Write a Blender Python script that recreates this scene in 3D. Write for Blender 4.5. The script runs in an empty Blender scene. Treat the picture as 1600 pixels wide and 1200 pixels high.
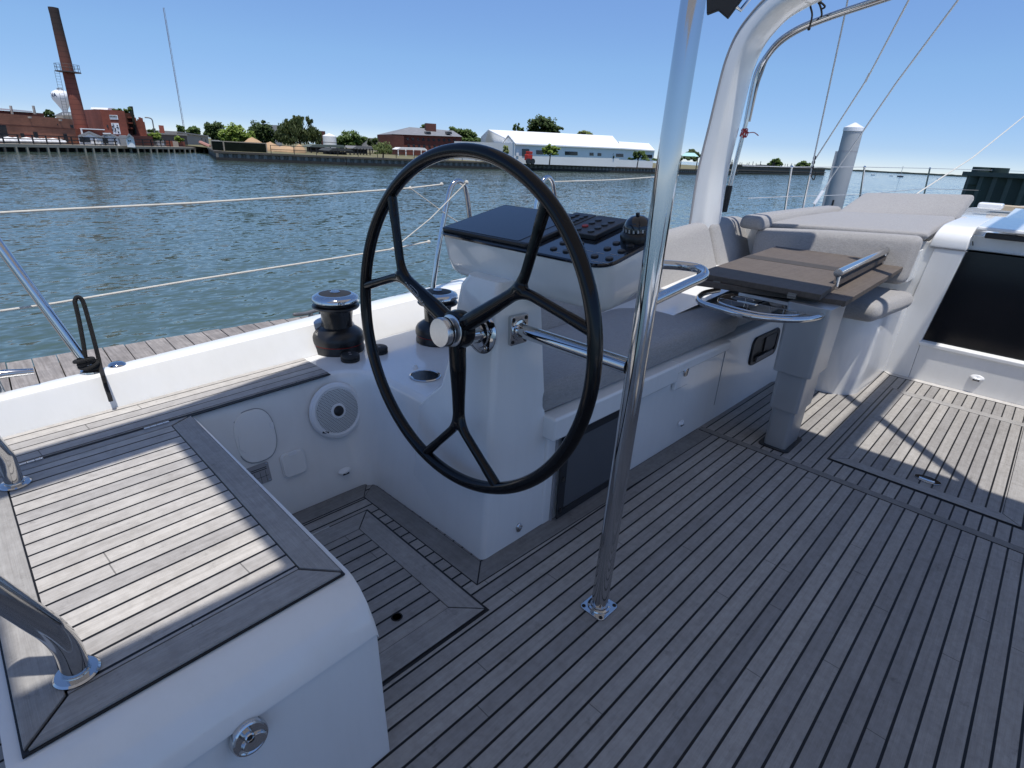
import bpy, bmesh, math, random
from mathutils import Vector, Matrix, noise
random.seed(7)
V = Vector
sc = bpy.context.scene
COL = sc.collection

# ---------------------------------------------------------------- camera, world, sun, exposure
F, YAW, PITCH, ROLL, EYE = 854.97, 0.757454, 0.399787, 0.0509327, V((0, 0, 1.40))
fw = V((math.cos(PITCH)*math.cos(YAW), math.cos(PITCH)*math.sin(YAW), -math.sin(PITCH)))
_r = fw.cross(V((0, 0, 1))).normalized(); _u = _r.cross(fw)
rt = _r*math.cos(ROLL) + _u*math.sin(ROLL)
up = -_r*math.sin(ROLL) + _u*math.cos(ROLL)
cd = bpy.data.cameras.new('camera'); cam = bpy.data.objects.new('camera', cd); COL.objects.link(cam)
cd.sensor_width = 36; cd.sensor_fit = 'HORIZONTAL'; cd.lens = F/1600*36; cd.clip_start = .05; cd.clip_end = 9000
cam.matrix_world = Matrix(((rt.x, up.x, -fw.x, EYE.x), (rt.y, up.y, -fw.y, EYE.y), (rt.z, up.z, -fw.z, EYE.z), (0, 0, 0, 1)))
sc.camera = cam
TO_SUN = V((-.13, -.22, 1)).normalized()
SUN_EL = math.asin(TO_SUN.z)
w = bpy.data.worlds.new('World'); sc.world = w; w.use_nodes = True
wn = w.node_tree.nodes; bg = wn['Background']
sky = wn.new('ShaderNodeTexSky'); sky.sky_type = 'NISHITA'; sky.sun_disc = False
sky.sun_elevation = SUN_EL; sky.sun_rotation = math.atan2(TO_SUN.x, TO_SUN.y)
sky.altitude = 2500; sky.air_density = .5; sky.dust_density = .0; sky.ozone_density = 5.0
tc = wn.new('ShaderNodeTexCoord'); sx = wn.new('ShaderNodeSeparateXYZ'); cr = wn.new('ShaderNodeValToRGB'); mx = wn.new('ShaderNodeMix')
mx.data_type = 'RGBA'; mx.blend_type = 'MULTIPLY'; mx.inputs[0].default_value = 1; LK = w.node_tree.links                  # clear air: evens out the sky towards the horizon
for p_, c_ in ((0.0, (.53,.42,.355)), (.03, (.48,.425,.385)), (.13, (.71,.70,.60)), (.26, (.90,.90,.86)), (.6, (1.15,1.13,1.08))):
    E_ = cr.color_ramp.elements; e_ = E_[0] if p_ == 0 else (E_[len(E_)-1] if p_ == .6 else E_.new(p_)); e_.position = p_; e_.color = (*c_, 1)
LK.new(tc.outputs['Generated'], sx.inputs[0]); LK.new(sx.outputs[2], cr.inputs[0]); LK.new(sky.outputs[0], mx.inputs[6]); LK.new(cr.outputs[0], mx.inputs[7])
LK.new(mx.outputs[2], bg.inputs[0]); bg.inputs[1].default_value = .138
sd = bpy.data.lights.new('sun', 'SUN'); sd.energy = 2.0; sd.angle = math.radians(.7); sd.color = (1, .955, .89)
sun = bpy.data.objects.new('sun', sd); COL.objects.link(sun); sun.location = (0, 0, 30)
sun.rotation_euler = (-TO_SUN).to_track_quat('-Z', 'Y').to_euler()
sc.view_settings.view_transform = 'Standard'; sc.view_settings.look = 'None'; sc.view_settings.gamma = 1
sc.view_settings.exposure = 1.2
sc.render.engine = 'CYCLES'; sc.cycles.max_bounces = 7; sc.cycles.glossy_bounces = 4; sc.cycles.transparent_max_bounces = 8
sc.cycles.caustics_reflective = False; sc.cycles.sample_clamp_indirect = 4

# ---------------------------------------------------------------- where a pixel of the photograph meets a plane of the place
def ray(px, py): return rt*((px-800)/F) - up*((py-600)/F) + fw
def zP(px, py, z): d = ray(px, py); return EYE + d*((z-EYE.z)/d.z)
def xP(px, py, x): d = ray(px, py); return EYE + d*((x-EYE.x)/d.x)
def yP(px, py, y): d = ray(px, py); return EYE + d*((y-EYE.y)/d.y)
def pP(px, py, p, n): d = ray(px, py); return EYE + d*((p-EYE).dot(n)/d.dot(n))
def far(px, py, D): d = ray(px, py); return EYE + d*(D/math.hypot(d.x, d.y))

# ---------------------------------------------------------------- mesh building
class MB:
    def __init__(s): s.v = []; s.f = []; s.mi = []; s.cur = 0; s.tint = None
    def add(s, vs, fs):
        o = len(s.v); s.v += [V(p) for p in vs]
        for f in fs: s.f.append([o+i for i in f]); s.mi.append(s.cur)
        return s
    def box(s, x0, x1, y0, y1, z0, z1):
        return s.loft([[(x0,y0,z0),(x1,y0,z0),(x1,y1,z0),(x0,y1,z0)], [(x0,y0,z1),(x1,y0,z1),(x1,y1,z1),(x0,y1,z1)]])
    def obox(s, c, a, b, d):
        c, a, b, d = V(c), V(a), V(b), V(d)
        return s.loft([[c-a-b-d, c+a-b-d, c+a+b-d, c-a+b-d], [c-a-b+d, c+a-b+d, c+a+b+d, c-a+b+d]])
    def prism(s, poly, off):
        off = V(off); return s.loft([[V(p) for p in poly], [V(p)+off for p in poly]])
    def flat(s, poly, z0, z1): return s.loft([[(p[0], p[1], z0) for p in poly], [(p[0], p[1], z1) for p in poly]])
    def quad(s, *p): return s.add(p, [list(range(len(p)))])
    def loft(s, rings, closed=True, cap=True):
        n = len(rings[0]); vs = [V(p) for r in rings for p in r]; fs = []
        for k in range(len(rings)-1):
            for i in range(n if closed else n-1):
                a, b = k*n+i, k*n+(i+1) % n
                fs.append([a, b, b+n, a+n])
        if cap and closed:
            fs.append(list(range(n))[::-1]); fs.append([(len(rings)-1)*n+i for i in range(n)])
        return s.add(vs, fs)
    def tube(s, pts, r, n=10, closed=False, flat=1.0, upv=None):
        pts = [V(p) for p in pts]; m = len(pts); rr = r if isinstance(r, (list, tuple)) else [r]*m
        T = []
        for i in range(m):
            a = pts[(i-1) % m] if (closed or i > 0) else pts[i]; b = pts[(i+1) % m] if (closed or i < m-1) else pts[i]
            t = b-a; T.append(t.normalized() if t.length > 1e-9 else V((0, 0, 1)))
        u0 = V(upv) if upv else (V((0, 0, 1)) if abs(T[0].z) < .9 else V((1, 0, 0)))
        x = T[0].cross(u0).normalized(); rings = []
        for i in range(m):
            x = (x - T[i]*x.dot(T[i])).normalized(); y = T[i].cross(x)
            rings.append([pts[i] + (x*math.cos(2*math.pi*k/n)*flat + y*math.sin(2*math.pi*k/n))*rr[i] for k in range(n)])
        if closed: rings.append(rings[0]); return s.loft(rings, cap=False)
        return s.loft(rings)
    def lathe(s, prof, c=(0,0,0), axis=(0,0,1), n=32, ph=0):
        c = V(c); a = V(axis).normalized(); x = a.orthogonal().normalized(); y = a.cross(x)
        return s.loft([[c + a*z + (x*math.cos(ph+2*math.pi*k/n) + y*math.sin(ph+2*math.pi*k/n))*max(r, 1e-4) for k in range(n)] for r, z in prof])
    def ball(s, c, r, n=12, sq=(1,1,1)):
        k = n//2
        return s.loft([[V(c)+V((r*sq[0]*math.sin(math.pi*j/k or .01)*math.cos(2*math.pi*i/n), r*sq[1]*math.sin(math.pi*j/k or .01)*math.sin(2*math.pi*i/n), -r*sq[2]*math.cos(math.pi*j/k))) for i in range(n)] for j in range(k+1)])
    def build(s, name, mat, parent=None, bevel=0, seg=2, smooth=35, sub=0, loc=None, merge=False, **props):
        me = bpy.data.meshes.new(name)
        L = V(loc) if loc is not None else (V(parent['_o']) if parent is not None and '_o' in parent else V((0,0,0)))
        me.from_pydata([tuple(p-L) for p in s.v], [], s.f)
        mats = mat if isinstance(mat, (list, tuple)) else [mat]
        for m_ in mats: me.materials.append(m_)
        if len(mats) > 1: me.polygons.foreach_set('material_index', s.mi)
        bm = bmesh.new(); bm.from_mesh(me)
        if merge: bmesh.ops.remove_doubles(bm, verts=bm.verts, dist=1e-5)
        bmesh.ops.recalc_face_normals(bm, faces=bm.faces); bm.to_mesh(me); bm.free()
        if s.tint is not None:
            at = me.attributes.new('tint', 'FLOAT', 'FACE'); at.data.foreach_set('value', s.tint)
        if smooth:
            me.polygons.foreach_set('use_smooth', [True]*len(me.polygons))
            if not (bevel or sub): me.set_sharp_from_angle(angle=math.radians(smooth))
        o = bpy.data.objects.new(name, me); COL.objects.link(o); o['_o'] = tuple(L)
        if parent is not None: o.parent = parent; o.location = L - V(parent['_o'])
        else: o.location = L
        if bevel:
            b = o.modifiers.new('bevel', 'BEVEL'); b.width = bevel; b.segments = seg; b.limit_method = 'ANGLE'; b.angle_limit = math.radians(40); b.harden_normals = True
        if sub: m_ = o.modifiers.new('subsurf', 'SUBSURF'); m_.levels = sub; m_.render_levels = sub
        for k, v_ in props.items(): o[k] = v_
        return o
def thing(name, label, cat, loc=(0,0,0), group=None):
    o = bpy.data.objects.new(name, None); COL.objects.link(o); o.empty_display_size = .1
    o.location = loc; o['_o'] = tuple(loc); o['label'] = label; o['category'] = cat
    if group: o['group'] = group
    return o
def tag(o, label, cat, group=None):
    o['label'] = label; o['category'] = cat
    if group: o['group'] = group
    return o
def dup(root, loc, label=None, rotz=0):
    def cp(o, par):
        c = o.copy(); COL.objects.link(c)
        if par is not None: c.parent = par
        for ch in o.children: cp(ch, c)
        return c
    c = cp(root, None); c.location = loc; c.rotation_euler = (0, 0, rotz); c['_o'] = tuple(loc)
    if label: c['label'] = label
    return c
def smoothpath(pts, n=6):                       # Catmull-Rom through the points
    pts = [V(p) for p in pts]; out = []
    for i in range(len(pts)-1):
        p0, p1, p2, p3 = pts[max(i-1, 0)], pts[i], pts[i+1], pts[min(i+2, len(pts)-1)]
        for k in range(n):
            t = k/n; out.append(.5*((2*p1) + (p2-p0)*t + (2*p0-5*p1+4*p2-p3)*t*t + (3*p1-p0-3*p2+p3)*t**3))
    return out + [pts[-1]]
def fillet(pts, r, n=6):                        # straight legs with rounded corners
    pts = [V(p) for p in pts]; out = [pts[0]]
    for i in range(1, len(pts)-1):
        a, b, c = pts[i-1], pts[i], pts[i+1]; d1 = (a-b); d2 = (c-b)
        k = min(r, d1.length*.49, d2.length*.49); p, q = b+d1.normalized()*k, b+d2.normalized()*k
        for j in range(n+1):
            t = j/n; out.append(p*(1-t)**2 + b*2*t*(1-t) + q*t*t)
    return out + [pts[-1]]
def rrect(w_, h_, r, n=5):                      # rounded rectangle outline, centred
    o = []
    for cx, cy, a0 in ((w_-r, h_-r, 0), (-w_+r, h_-r, 90), (-w_+r, -h_+r, 180), (w_-r, -h_+r, 270)):
        for j in range(n+1):
            a = math.radians(a0+90*j/n); o.append((cx+r*math.cos(a), cy+r*math.sin(a)))
    return o

# ---------------------------------------------------------------- materials
class G:
    def __init__(s, name):
        s.m = bpy.data.materials.new(name); s.m.use_nodes = True; s.t = s.m.node_tree; s.b = s.t.nodes['Principled BSDF']; s.out = s.t.nodes['Material Output']
    def put(s, sock, v):
        if isinstance(v, bpy.types.NodeSocket): s.t.links.new(v, sock)
        elif hasattr(sock.default_value, '__len__') and isinstance(v, (list, tuple)) and len(v) == 3 and len(sock.default_value) == 4: sock.default_value = (*v, 1)
        else: sock.default_value = v
    def n(s, ty, ins=None, out=0, **kw):
        d = s.t.nodes.new('ShaderNode'+ty)
        for k, v in kw.items(): setattr(d, k, v)
        for k, v in (ins or {}).items(): s.put(d.inputs[k], v)
        return d.outputs[out]
    def m_(s, op, a, b=0.0, c=0.0): return s.n('Math', {0: a, 1: b, 2: c}, operation=op)
    def mix(s, f, a, b): return s.n('Mix', {0: f, 6: a, 7: b}, out=2, data_type='RGBA')
    def mul(s, f, a, b): return s.n('Mix', {0: f, 6: a, 7: b}, out=2, data_type='RGBA', blend_type='MULTIPLY')
    def noise(s, vec, scale, detail=3, rough=.5): return s.n('TexNoise', {'Vector': vec, 'Scale': scale, 'Detail': detail, 'Roughness': rough})
    def ramp(s, f, lo, hi): return s.n('MapRange', {0: f, 1: lo, 2: hi, 3: 0.0, 4: 1.0})
    def pos(s): return s.n('NewGeometry')
    def map(s, vec, scale=(1,1,1), rot=(0,0,0), loc=(0,0,0)): return s.n('Mapping', {0: vec, 1: loc, 2: rot, 3: scale})
    def bump(s, h, strength=.3, dist=.01): s.put(s.b.inputs['Normal'], s.n('Bump', {'Height': h, 'Strength': strength, 'Distance': dist}))
    def p(s, **kw):
        for k, v in kw.items(): s.put(s.b.inputs[k.replace('_', ' ')], v)
        return s
def simple(name, col, rough=.5, metal=0.0, var=.12, scale=6.0, coat=0.0, bump=0.0):
    g = G(name); P = g.pos(); nz = g.noise(P, scale, 4)
    a = tuple(c*(1-var) for c in col); b = tuple(min(c*(1+var), 1) for c in col)
    g.p(Base_Color=g.mix(nz, a, b), Roughness=rough, Metallic=metal, Coat_Weight=coat, Coat_Roughness=.05)
    if bump: g.bump(g.noise(P, scale*8, 3), bump, .01)
    return g.m
def teak(name, pitch=.0519, off=.0778, rot=0.0, cw=.0054, tone=1.0, lines=True, along='x', warm=0.0):
    g = G(name); P = g.map(g.pos(), rot=(0, 0, -rot)); sp = g.n('SeparateXYZ', {0: P}); d = sp.node
    u, v, z = d.outputs
    if along == 'y': u, v = v, u
    k = g.m_('DIVIDE', g.m_('SUBTRACT', v, off), pitch); idx = g.m_('FLOOR', k); f = g.m_('FRACT', k)
    wv = g.n('TexWhiteNoise', {'W': idx}, noise_dimensions='1D') if lines else 0.5
    cid = g.m_('MULTIPLY', idx, 3.7) if lines else 0.0
    def vec(a, b, c=1.0): return g.n('CombineXYZ', {0: g.m_('MULTIPLY', g.m_('ADD', u, cid), a), 1: g.m_('MULTIPLY', v, b), 2: g.m_('MULTIPLY', z, c)})
    g1 = g.noise(vec(2.2, 70, 20), 1, 5, .65); g2 = g.noise(vec(14, 520, 90), 1, 3, .6); g3 = g.noise(P, 7, 5, .65); g4 = g.noise(P, 38, 3, .7)
    fine = g.ramp(g2, .3, .7); wide = g.ramp(g1, .2, .8)
    c = g.mix(wide, tuple(x*tone for x in (.395, .384, .370)), tuple(x*tone for x in (.535, .525, .512)))
    c = g.mul(.42, c, g.mix(fine, (.62, .61, .60), (1, 1, 1)))
    c = g.mul(.5, c, g.mix(g.ramp(g3, .3, .7), (.72, .70, .68), (1.05, 1.04, 1.03)))
    c = g.mul(.45, c, g.mix(g.ramp(g4, .35, .6), (.7, .69, .68), (1, 1, 1)))
    c = g.mul(.6, c, g.mix(g.ramp(g.noise(P, 13, 6, .75), .60, .70), (1, 1, 1), (.55, .54, .53)))
    if lines: c = g.mul(.55, c, g.mix(wv, (.58, .57, .58), (1.1, 1.07, 1.02)))
    if warm: c = g.mul(warm, c, (.9, .62, .42))
    if lines:                                                    # butt joints, a different place on every plank
        jt = g.m_('FRACT', g.m_('ADD', g.m_('DIVIDE', u, 1.75), g.m_('MULTIPLY', wv, 5.3))); c = g.mul(.75, c, g.mix(g.m_('LESS_THAN', jt, .0016), (1, 1, 1), (.25, .25, .25)))
    h = g.m_('ADD', g.m_('MULTIPLY', g1, .35), g.m_('MULTIPLY', g2, .65))
    rgh = .68
    if lines:
        e = g.m_('ABSOLUTE', g.m_('SUBTRACT', f, .5))
        mask = g.ramp(e, .5-cw/pitch/2-.012, .5-cw/pitch/2+.004)
        c = g.mix(mask, c, (.006, .006, .0065)); h = g.m_('SUBTRACT', h, g.m_('MULTIPLY', mask, 1.6)); rgh = g.m_('SUBTRACT', .68, g.m_('MULTIPLY', mask, .2))
    g.p(Base_Color=c, Roughness=rgh); g.b.inputs['Specular IOR Level'].default_value = .32
    g.bump(h, .35, .0022); return g.m
def gelcoat(name, col=(.80, .80, .785), rough=.13):
    g = G(name); P = g.pos()
    c = g.mix(g.ramp(g.noise(P, 1.7, 5, .6), .3, .75), col, tuple(x*.94 for x in col))
    c = g.mul(.25, c, g.mix(g.ramp(g.noise(g.map(P, (9, 9, 1.2)), 2.2, 4, .7), .45, .8), (1, 1, 1), (.86, .85, .82)))
    g.p(Base_Color=c, Roughness=g.m_('ADD', rough-.04, g.m_('MULTIPLY', g.noise(P, 9, 4), .1)), Coat_Weight=.25, Coat_Roughness=.04)
    g.bump(g.noise(P, 7, 2), .02, .02); return g.m
def fabric(name, a=(.235, .228, .225), b=(.37, .36, .353)):
    g = G(name); P = g.pos()
    n1 = g.noise(g.map(P, (1, 1, 1)), 420, 2, .7); n2 = g.noise(g.map(P, (260, 40, 260)), 1, 3); n3 = g.noise(g.map(P, (40, 260, 120)), 1, 3); n4 = g.noise(P, 4, 3)
    t = g.m_('ADD', g.m_('MULTIPLY', n1, .5), g.m_('MULTIPLY', g.m_('ADD', n2, n3), .25))
    c = g.mix(g.ramp(t, .36, .62), a, b); c = g.mul(.12, c, g.mix(g.ramp(n4, .3, .7), (.86, .86, .87), (1.04, 1.03, 1.02)))
    g.p(Base_Color=c, Roughness=.95, Sheen_Weight=.2); g.b.inputs['Specular IOR Level'].default_value = .15
    big = g.noise(g.map(P, (3, 9, 9)), 1.4, 3)
    g.bump(g.m_('ADD', g.m_('MULTIPLY', t, .25), g.m_('MULTIPLY', big, .7)), .5, .012); return g.m
def brick(name, col=(.22, .075, .05), sc_=3.0):
    g = G(name); P = g.pos()
    n1 = g.noise(P, .35, 5, .65); n2 = g.noise(g.map(P, (1, 1, 6)), 1.2, 4, .7); n3 = g.noise(P, 7, 2)
    c = g.mix(g.ramp(n1, .3, .7), tuple(x*.7 for x in col), tuple(x*1.25 for x in col))
    c = g.mul(.5, c, g.mix(g.ramp(n2, .3, .7), (.72, .7, .7), (1.1, 1.05, 1.0))); c = g.mul(.35, c, g.mix(n3, (.6, .6, .6), (1.2, 1.2, 1.2)))
    z = g.n('SeparateXYZ', {0: P}, out=2); cour = g.m_('FRACT', g.m_('MULTIPLY', z, 5.0)); c = g.mul(.25, c, g.mix(g.m_('GREATER_THAN', cour, .84), (1, 1, 1), (1.5, 1.5, 1.5)))
    g.p(Base_Color=c, Roughness=.9); return g.m
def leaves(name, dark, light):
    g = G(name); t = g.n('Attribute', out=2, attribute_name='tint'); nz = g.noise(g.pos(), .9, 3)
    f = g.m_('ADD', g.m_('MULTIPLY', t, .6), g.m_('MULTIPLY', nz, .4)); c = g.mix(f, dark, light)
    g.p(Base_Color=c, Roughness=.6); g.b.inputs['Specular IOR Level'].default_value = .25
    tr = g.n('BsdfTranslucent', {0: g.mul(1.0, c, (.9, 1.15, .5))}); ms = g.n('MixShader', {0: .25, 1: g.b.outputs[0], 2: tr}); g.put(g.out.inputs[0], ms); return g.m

GEL = gelcoat('white_gelcoat'); GEL2 = gelcoat('satin_gelcoat', (.80, .80, .785), .16)
DECKM = teak('deck_teak', tone=.86, cw=.0068); TEAK_LID = teak('seat_teak', pitch=.0507, off=.9885, rot=math.radians(3.9), cw=.0062, tone=1.12)
TX = teak('teak_board_long', lines=False, tone=.8); TY = teak('teak_board_cross', lines=False, along='y', tone=.8)
TXD = teak('teak_board_weathered', lines=False, tone=.52); TYD = teak('teak_board_weathered_cross', lines=False, along='y', tone=.52)
TABLEM = teak('table_teak', lines=False, tone=.30, warm=.5)
CAP = teak('capping_teak', pitch=.0475, off=1.9905, rot=math.radians(5.1), cw=.0045, tone=1.12)
CAULK = simple('black_caulk', (.008, .008, .009), .5)
STEEL = simple('polished_steel', (.58, .58, .58), .09, 1.0, .04); BRUSHED = simple('brushed_aluminium', (.62, .62, .62), .28, 1.0, .08, 90)
BLACKG = simple('gloss_black', (.006, .006, .007), .09, coat=.6); BLACKM = simple('satin_black', (.012, .012, .013), .36); RUBBER = simple('black_rubber', (.012, .012, .012), .6)
GLASSB = simple('black_glass', (.006, .008, .014), .12, coat=.4); SCREEN = simple('dark_screen', (.010, .014, .024), .2); KEY = simple('key_black', (.02, .022, .026), .42)
FAB = fabric('grey_fabric'); FABD = fabric('charcoal_fabric', (.20, .20, .21), (.33, .33, .34)); WHEELM = simple('wheel_carbon', (.004, .004, .005), .12); WHEELM.node_tree.nodes['Principled BSDF'].inputs['Specular IOR Level'].default_value = .3
CANVAS = simple('dark_canvas', (.018, .018, .02), .9, bump=.3, scale=40)
LEGM = simple('silver_paint', (.46, .465, .47), .32, .55, .05); ROPEB = simple('black_rope', (.012, .012, .013), .85, bump=.8, scale=60); ROPEW = simple('white_rope', (.55, .53, .48), .8, var=.2, scale=40)
RED = simple('red_plastic', (.35, .02, .015), .5); DARK = simple('dark_interior', (.012, .012, .012), .7); WHITEP = simple('white_plastic', (.74, .75, .76), .3)
GREYP = simple('grey_label', (.30, .30, .31), .5); NONE = None

g = G('awning_cloth'); P = g.pos(); c = g.mix(g.noise(P, 60, 3), (.10,.10,.105), (.14,.14,.145)); g.p(Base_Color=c, Roughness=.9)
tr = g.n('BsdfTranslucent', {0: (.42,.40,.385)}); g.put(g.out.inputs[0], g.n('MixShader', {0: .50, 1: g.b.outputs[0], 2: tr})); AWNING = g.m  # translucency set high to add fill light under the canopy
# ================================================================ THE BOAT: sole, sides, coaming
def Yi(x): return 1.943+.088*x          # inner edge of the side deck capping
def Yo(x): return 2.168+.096*x          # foot of the coaming
def Yl(x): return 2.203+.130*x          # inner edge of the coaming top
def Ye(x): return 2.278+.172*x          # outer edge of the coaming top

dk = MB().quad((-1.6,-2.3,0), (4.81,-2.3,0), (4.81,2.0,0), (-1.6,2.0,0)).build('deck', DECKM, smooth=0)
dk['kind'] = 'structure'; dk['_o'] = (0,0,0)
def board(poly, mat, parent, z=0.0, name='border_board', h=.0035, gap=.0045):
    c = V((sum(p[0] for p in poly)/len(poly), sum(p[1] for p in poly)/len(poly)))
    n = len(poly); P = [V((p[0], p[1])) for p in poly]; ins = []
    ar = sum(P[i].x*P[(i+1)%n].y-P[(i+1)%n].x*P[i].y for i in range(n)); sg = 1 if ar > 0 else -1
    for i in range(n):                       # inset by the caulk gap
        a, b, d = P[i-1], P[i], P[(i+1) % n]
        n1 = V((-(b-a).y, (b-a).x)).normalized()*sg; n2 = V((-(d-b).y, (d-b).x)).normalized()*sg
        k = (n1+n2); ins.append(b + k*(gap/2*2/k.length_squared))
    o = MB().flat(ins, z+.0005, z+h).build(name, mat, parent, bevel=.0012, seg=1)
    MB().flat(poly, z-.001, z+.0022).build('caulk_seam', CAULK, o if parent is None else parent)
    return o
# border boards round the pedestal, along the bench, across the deck
board([(1.022,1.085),(1.112,1.165),(1.100,1.868),(1.012,1.80)], TYD, dk)
board([(1.022,1.085),(1.112,1.165),(2.758,1.142),(2.758,1.052)], TXD, dk)
board([(-.9,1.885),(.72,1.888),(1.080,1.886),(1.012,1.80),(-.9,1.80)], TXD, dk)
board([(2.764,-1.6),(2.812,-1.6),(2.812,1.135),(2.764,1.135)], TYD, dk)
board([(4.735,-1.2),(4.80,-1.2),(4.80,.66),(4.735,.60)], teak('teak_board_sunlit', lines=False, along='y', tone=1.25), dk)  # tone raised to paint the sun glare on this board

def hatch(name, label, x0, x1, y0, y1, bw, groove=.009):
    t = thing(name, label, 'floor hatch', ((x0+x1)/2, (y0+y1)/2, 0))
    MB().flat([(x0-groove,y0-groove),(x1+groove,y0-groove),(x1+groove,y1+groove),(x0-groove,y1+groove)], -.002, .0016).build('groove', CAULK, t)
    MB().flat([(x0+bw,y0+bw),(x1-bw,y0+bw),(x1-bw,y1-bw),(x0+bw,y1-bw)], 0, .0052).build('panel', DECKM, t)
    a = [(x0,y0),(x1,y0),(x1,y1),(x0,y1)]; b = [(x0+bw,y0+bw),(x1-bw,y0+bw),(x1-bw,y1-bw),(x0+bw,y1-bw)]
    for i in range(4):
        j = (i+1) % 4; board([a[i], a[j], b[j], b[i]], (TX, TY)[i % 2], t, z=.003, name='frame_board', h=.0045, gap=.004)
    return t
h1 = hatch('floor_hatch', 'teak floor hatch half hidden beside the white stern locker, with a round finger hole', .22, .968, .983, 1.708, .088)
MB().lathe([(0,.0062),(.014,.0062),(.0165,.0085),(.019,.0062)], c=zP(620,966,0)).build('finger_hole', DARK, h1)
hg = MB(); hg.box(.70,.80,1.704,1.712,.002,.0085)
hg.build('hinge', BRUSHED, h1)
h2 = hatch('floor_hatch', 'large sunlit teak floor hatch before the companionway, with an oval steel pull', 2.985, 4.43, -.262, .512, .072)
c = zP(1449,750,.006); rl = thing('deck_latch', 'oval polished steel pull let into the sunlit floor hatch', 'hatch latch', (c.x, c.y, .006))
ov = [(c.x+.036*math.cos(a*.19635), c.y+.056*math.sin(a*.19635)) for a in range(32)]
MB().flat(ov, .006, .0105).build('rim', STEEL, rl, bevel=.002)
MB().flat([(c.x+.022*math.cos(a*.2618)+.004, c.y+.026+.0*a+.030*math.sin(a*.2618)-.024) for a in range(24)], .0106, .0114).build('well', CAULK, rl)
MB().tube([(c.x-.012,c.y-.03,.0118),(c.x-.016,c.y,.0128),(c.x-.012,c.y+.034,.0118)], .005, 8).build('ring_pull', STEEL, rl)

# side of the cockpit: one moulding with the wall, the winch deck and the coaming
co = thing('cockpit_side', 'white moulded port side of the cockpit with coaming, winch deck and speaker wall', 'cockpit moulding', (.5, 2.2, 0))
bot = [(-1.6,1.878),(-.5,1.882),(.72,1.889)] + [(1.105-.075+.075*math.sin(a), 1.815+.075*math.cos(a)) for a in [i*math.pi/12 for i in range(7)]] + [(1.110,1.6),(1.120,1.30)]
top = [(-1.6,Yi(-1.6)),(-.5,Yi(-.5)),(.72,Yi(.72))] + [(1.164-.15+.15*math.sin(a), 1.862+.17*math.cos(a)) for a in [i*math.pi/12 for i in range(7)]] + [(1.165,1.65),(1.168,1.28)]
def lerp2(a, b, t): return (a[0]+(b[0]-a[0])*t, a[1]+(b[1]-a[1])*t)
mb = MB(); rings = []
for zz, t, inn in ((-.02,0,0),(0,0,0),(.1,.2,0),(.3,.62,0),(.44,.92,0),(.47,.985,.001),(.486,1.0,.005),(.496,1.0,.014),(.4995,1.0,.030)):
    r_ = []
    for i, (b_, t_) in enumerate(zip(bot, top)):
        p = lerp2(b_, t_, t); nx, ny = (0, 1) if i < 3 else ((1, 0) if i > 9 else (math.sin((i-3)*math.pi/12), math.cos((i-3)*math.pi/12)))
        r_.append((p[0]+nx*inn, p[1]+ny*inn, zz))
    rings.append(r_)
mb.loft(rings, closed=False)
inner = rings[-1]                                     # flat top out to the foot of the coaming, coaming face, lip and hull side
mb.quad(*([p for p in inner] + [(3.6,1.28,.4995),(3.6,Yo(2.4),.4995),(2.4,Yo(2.4),.4995)] + [(x,Yo(x),.4995) for x in (2.0,1.5,1.0,.5,0,-.8,-1.6)]))
secs = []
for x in (-1.6, -.8, 0, .5, 1.0, 1.5, 2.0, 2.4, 3.0, 4.0):
    k = min(x, 2.4); e = max(0, x-2.4)*.10
    zt = .613 + .010*max(0, x) + (.03 if x > 2.6 else 0)
    prof = [(Yo(k), .49), (Yo(k)+.006, .512), (Yl(k)-.005, zt-.011), (Yl(k)-.001, zt-.003), (Yl(k)+.006, zt), (Ye(k)-.02, zt+.003), (Ye(k)-.004, zt-.004), (Ye(k)+.006, zt-.03), (Ye(k)+.03, zt-.3), (Ye(k)+.02, -.6), (Ye(k)-.10, -1.15)]
    secs.append([(x, y+e*.5, z) for y, z in prof])
mb.loft(secs, closed=False)
mb.build('moulding', GEL, co, smooth=40)
sb = MB(); sb.box(1.45,4.8,-1.75,-.90,-.01,.50); sb.box(-1.6,.48,-1.75,-.70,-.01,.50); sb.box(1.12,1.48,-1.40,-.92,-.01,1.0); sb.box(-1.6,4.8,-2.2,-1.752,-.6,.62); sb.box(1.24,1.57,-1.35,-.62,1.0,1.17)
sb.build('starboard_moulding', GEL, co, bevel=.02, seg=2)
# capping of teak planks on the side deck
cp = MB(); cp.loft([[(x, Yi(x)+.004, .4998), (x, Yo(x)-.004, .4998), (x, Yo(x)-.004, .506), (x, Yi(x)+.004, .506)] for x in (-1.6, 0, 1.02)])
cp.build('teak_capping', CAP, co, bevel=.0015, seg=1)
MB().loft([[(x, Yi(x)-.012, .4985), (x, Yi(x)+.008, .4985), (x, Yi(x)+.008, .5022), (x, Yi(x)-.012, .5022)] for x in (-1.6, 0, 1.02)]).build('shadow_gap', CAULK, co)
a_ = yP(173,571,2.27)
fl = MB().lathe([(0,.014),(.016,.013),(.026,.007),(.030,0)], c=zP(183,571,.616)).build('deck_plug', STEEL, co)

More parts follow.
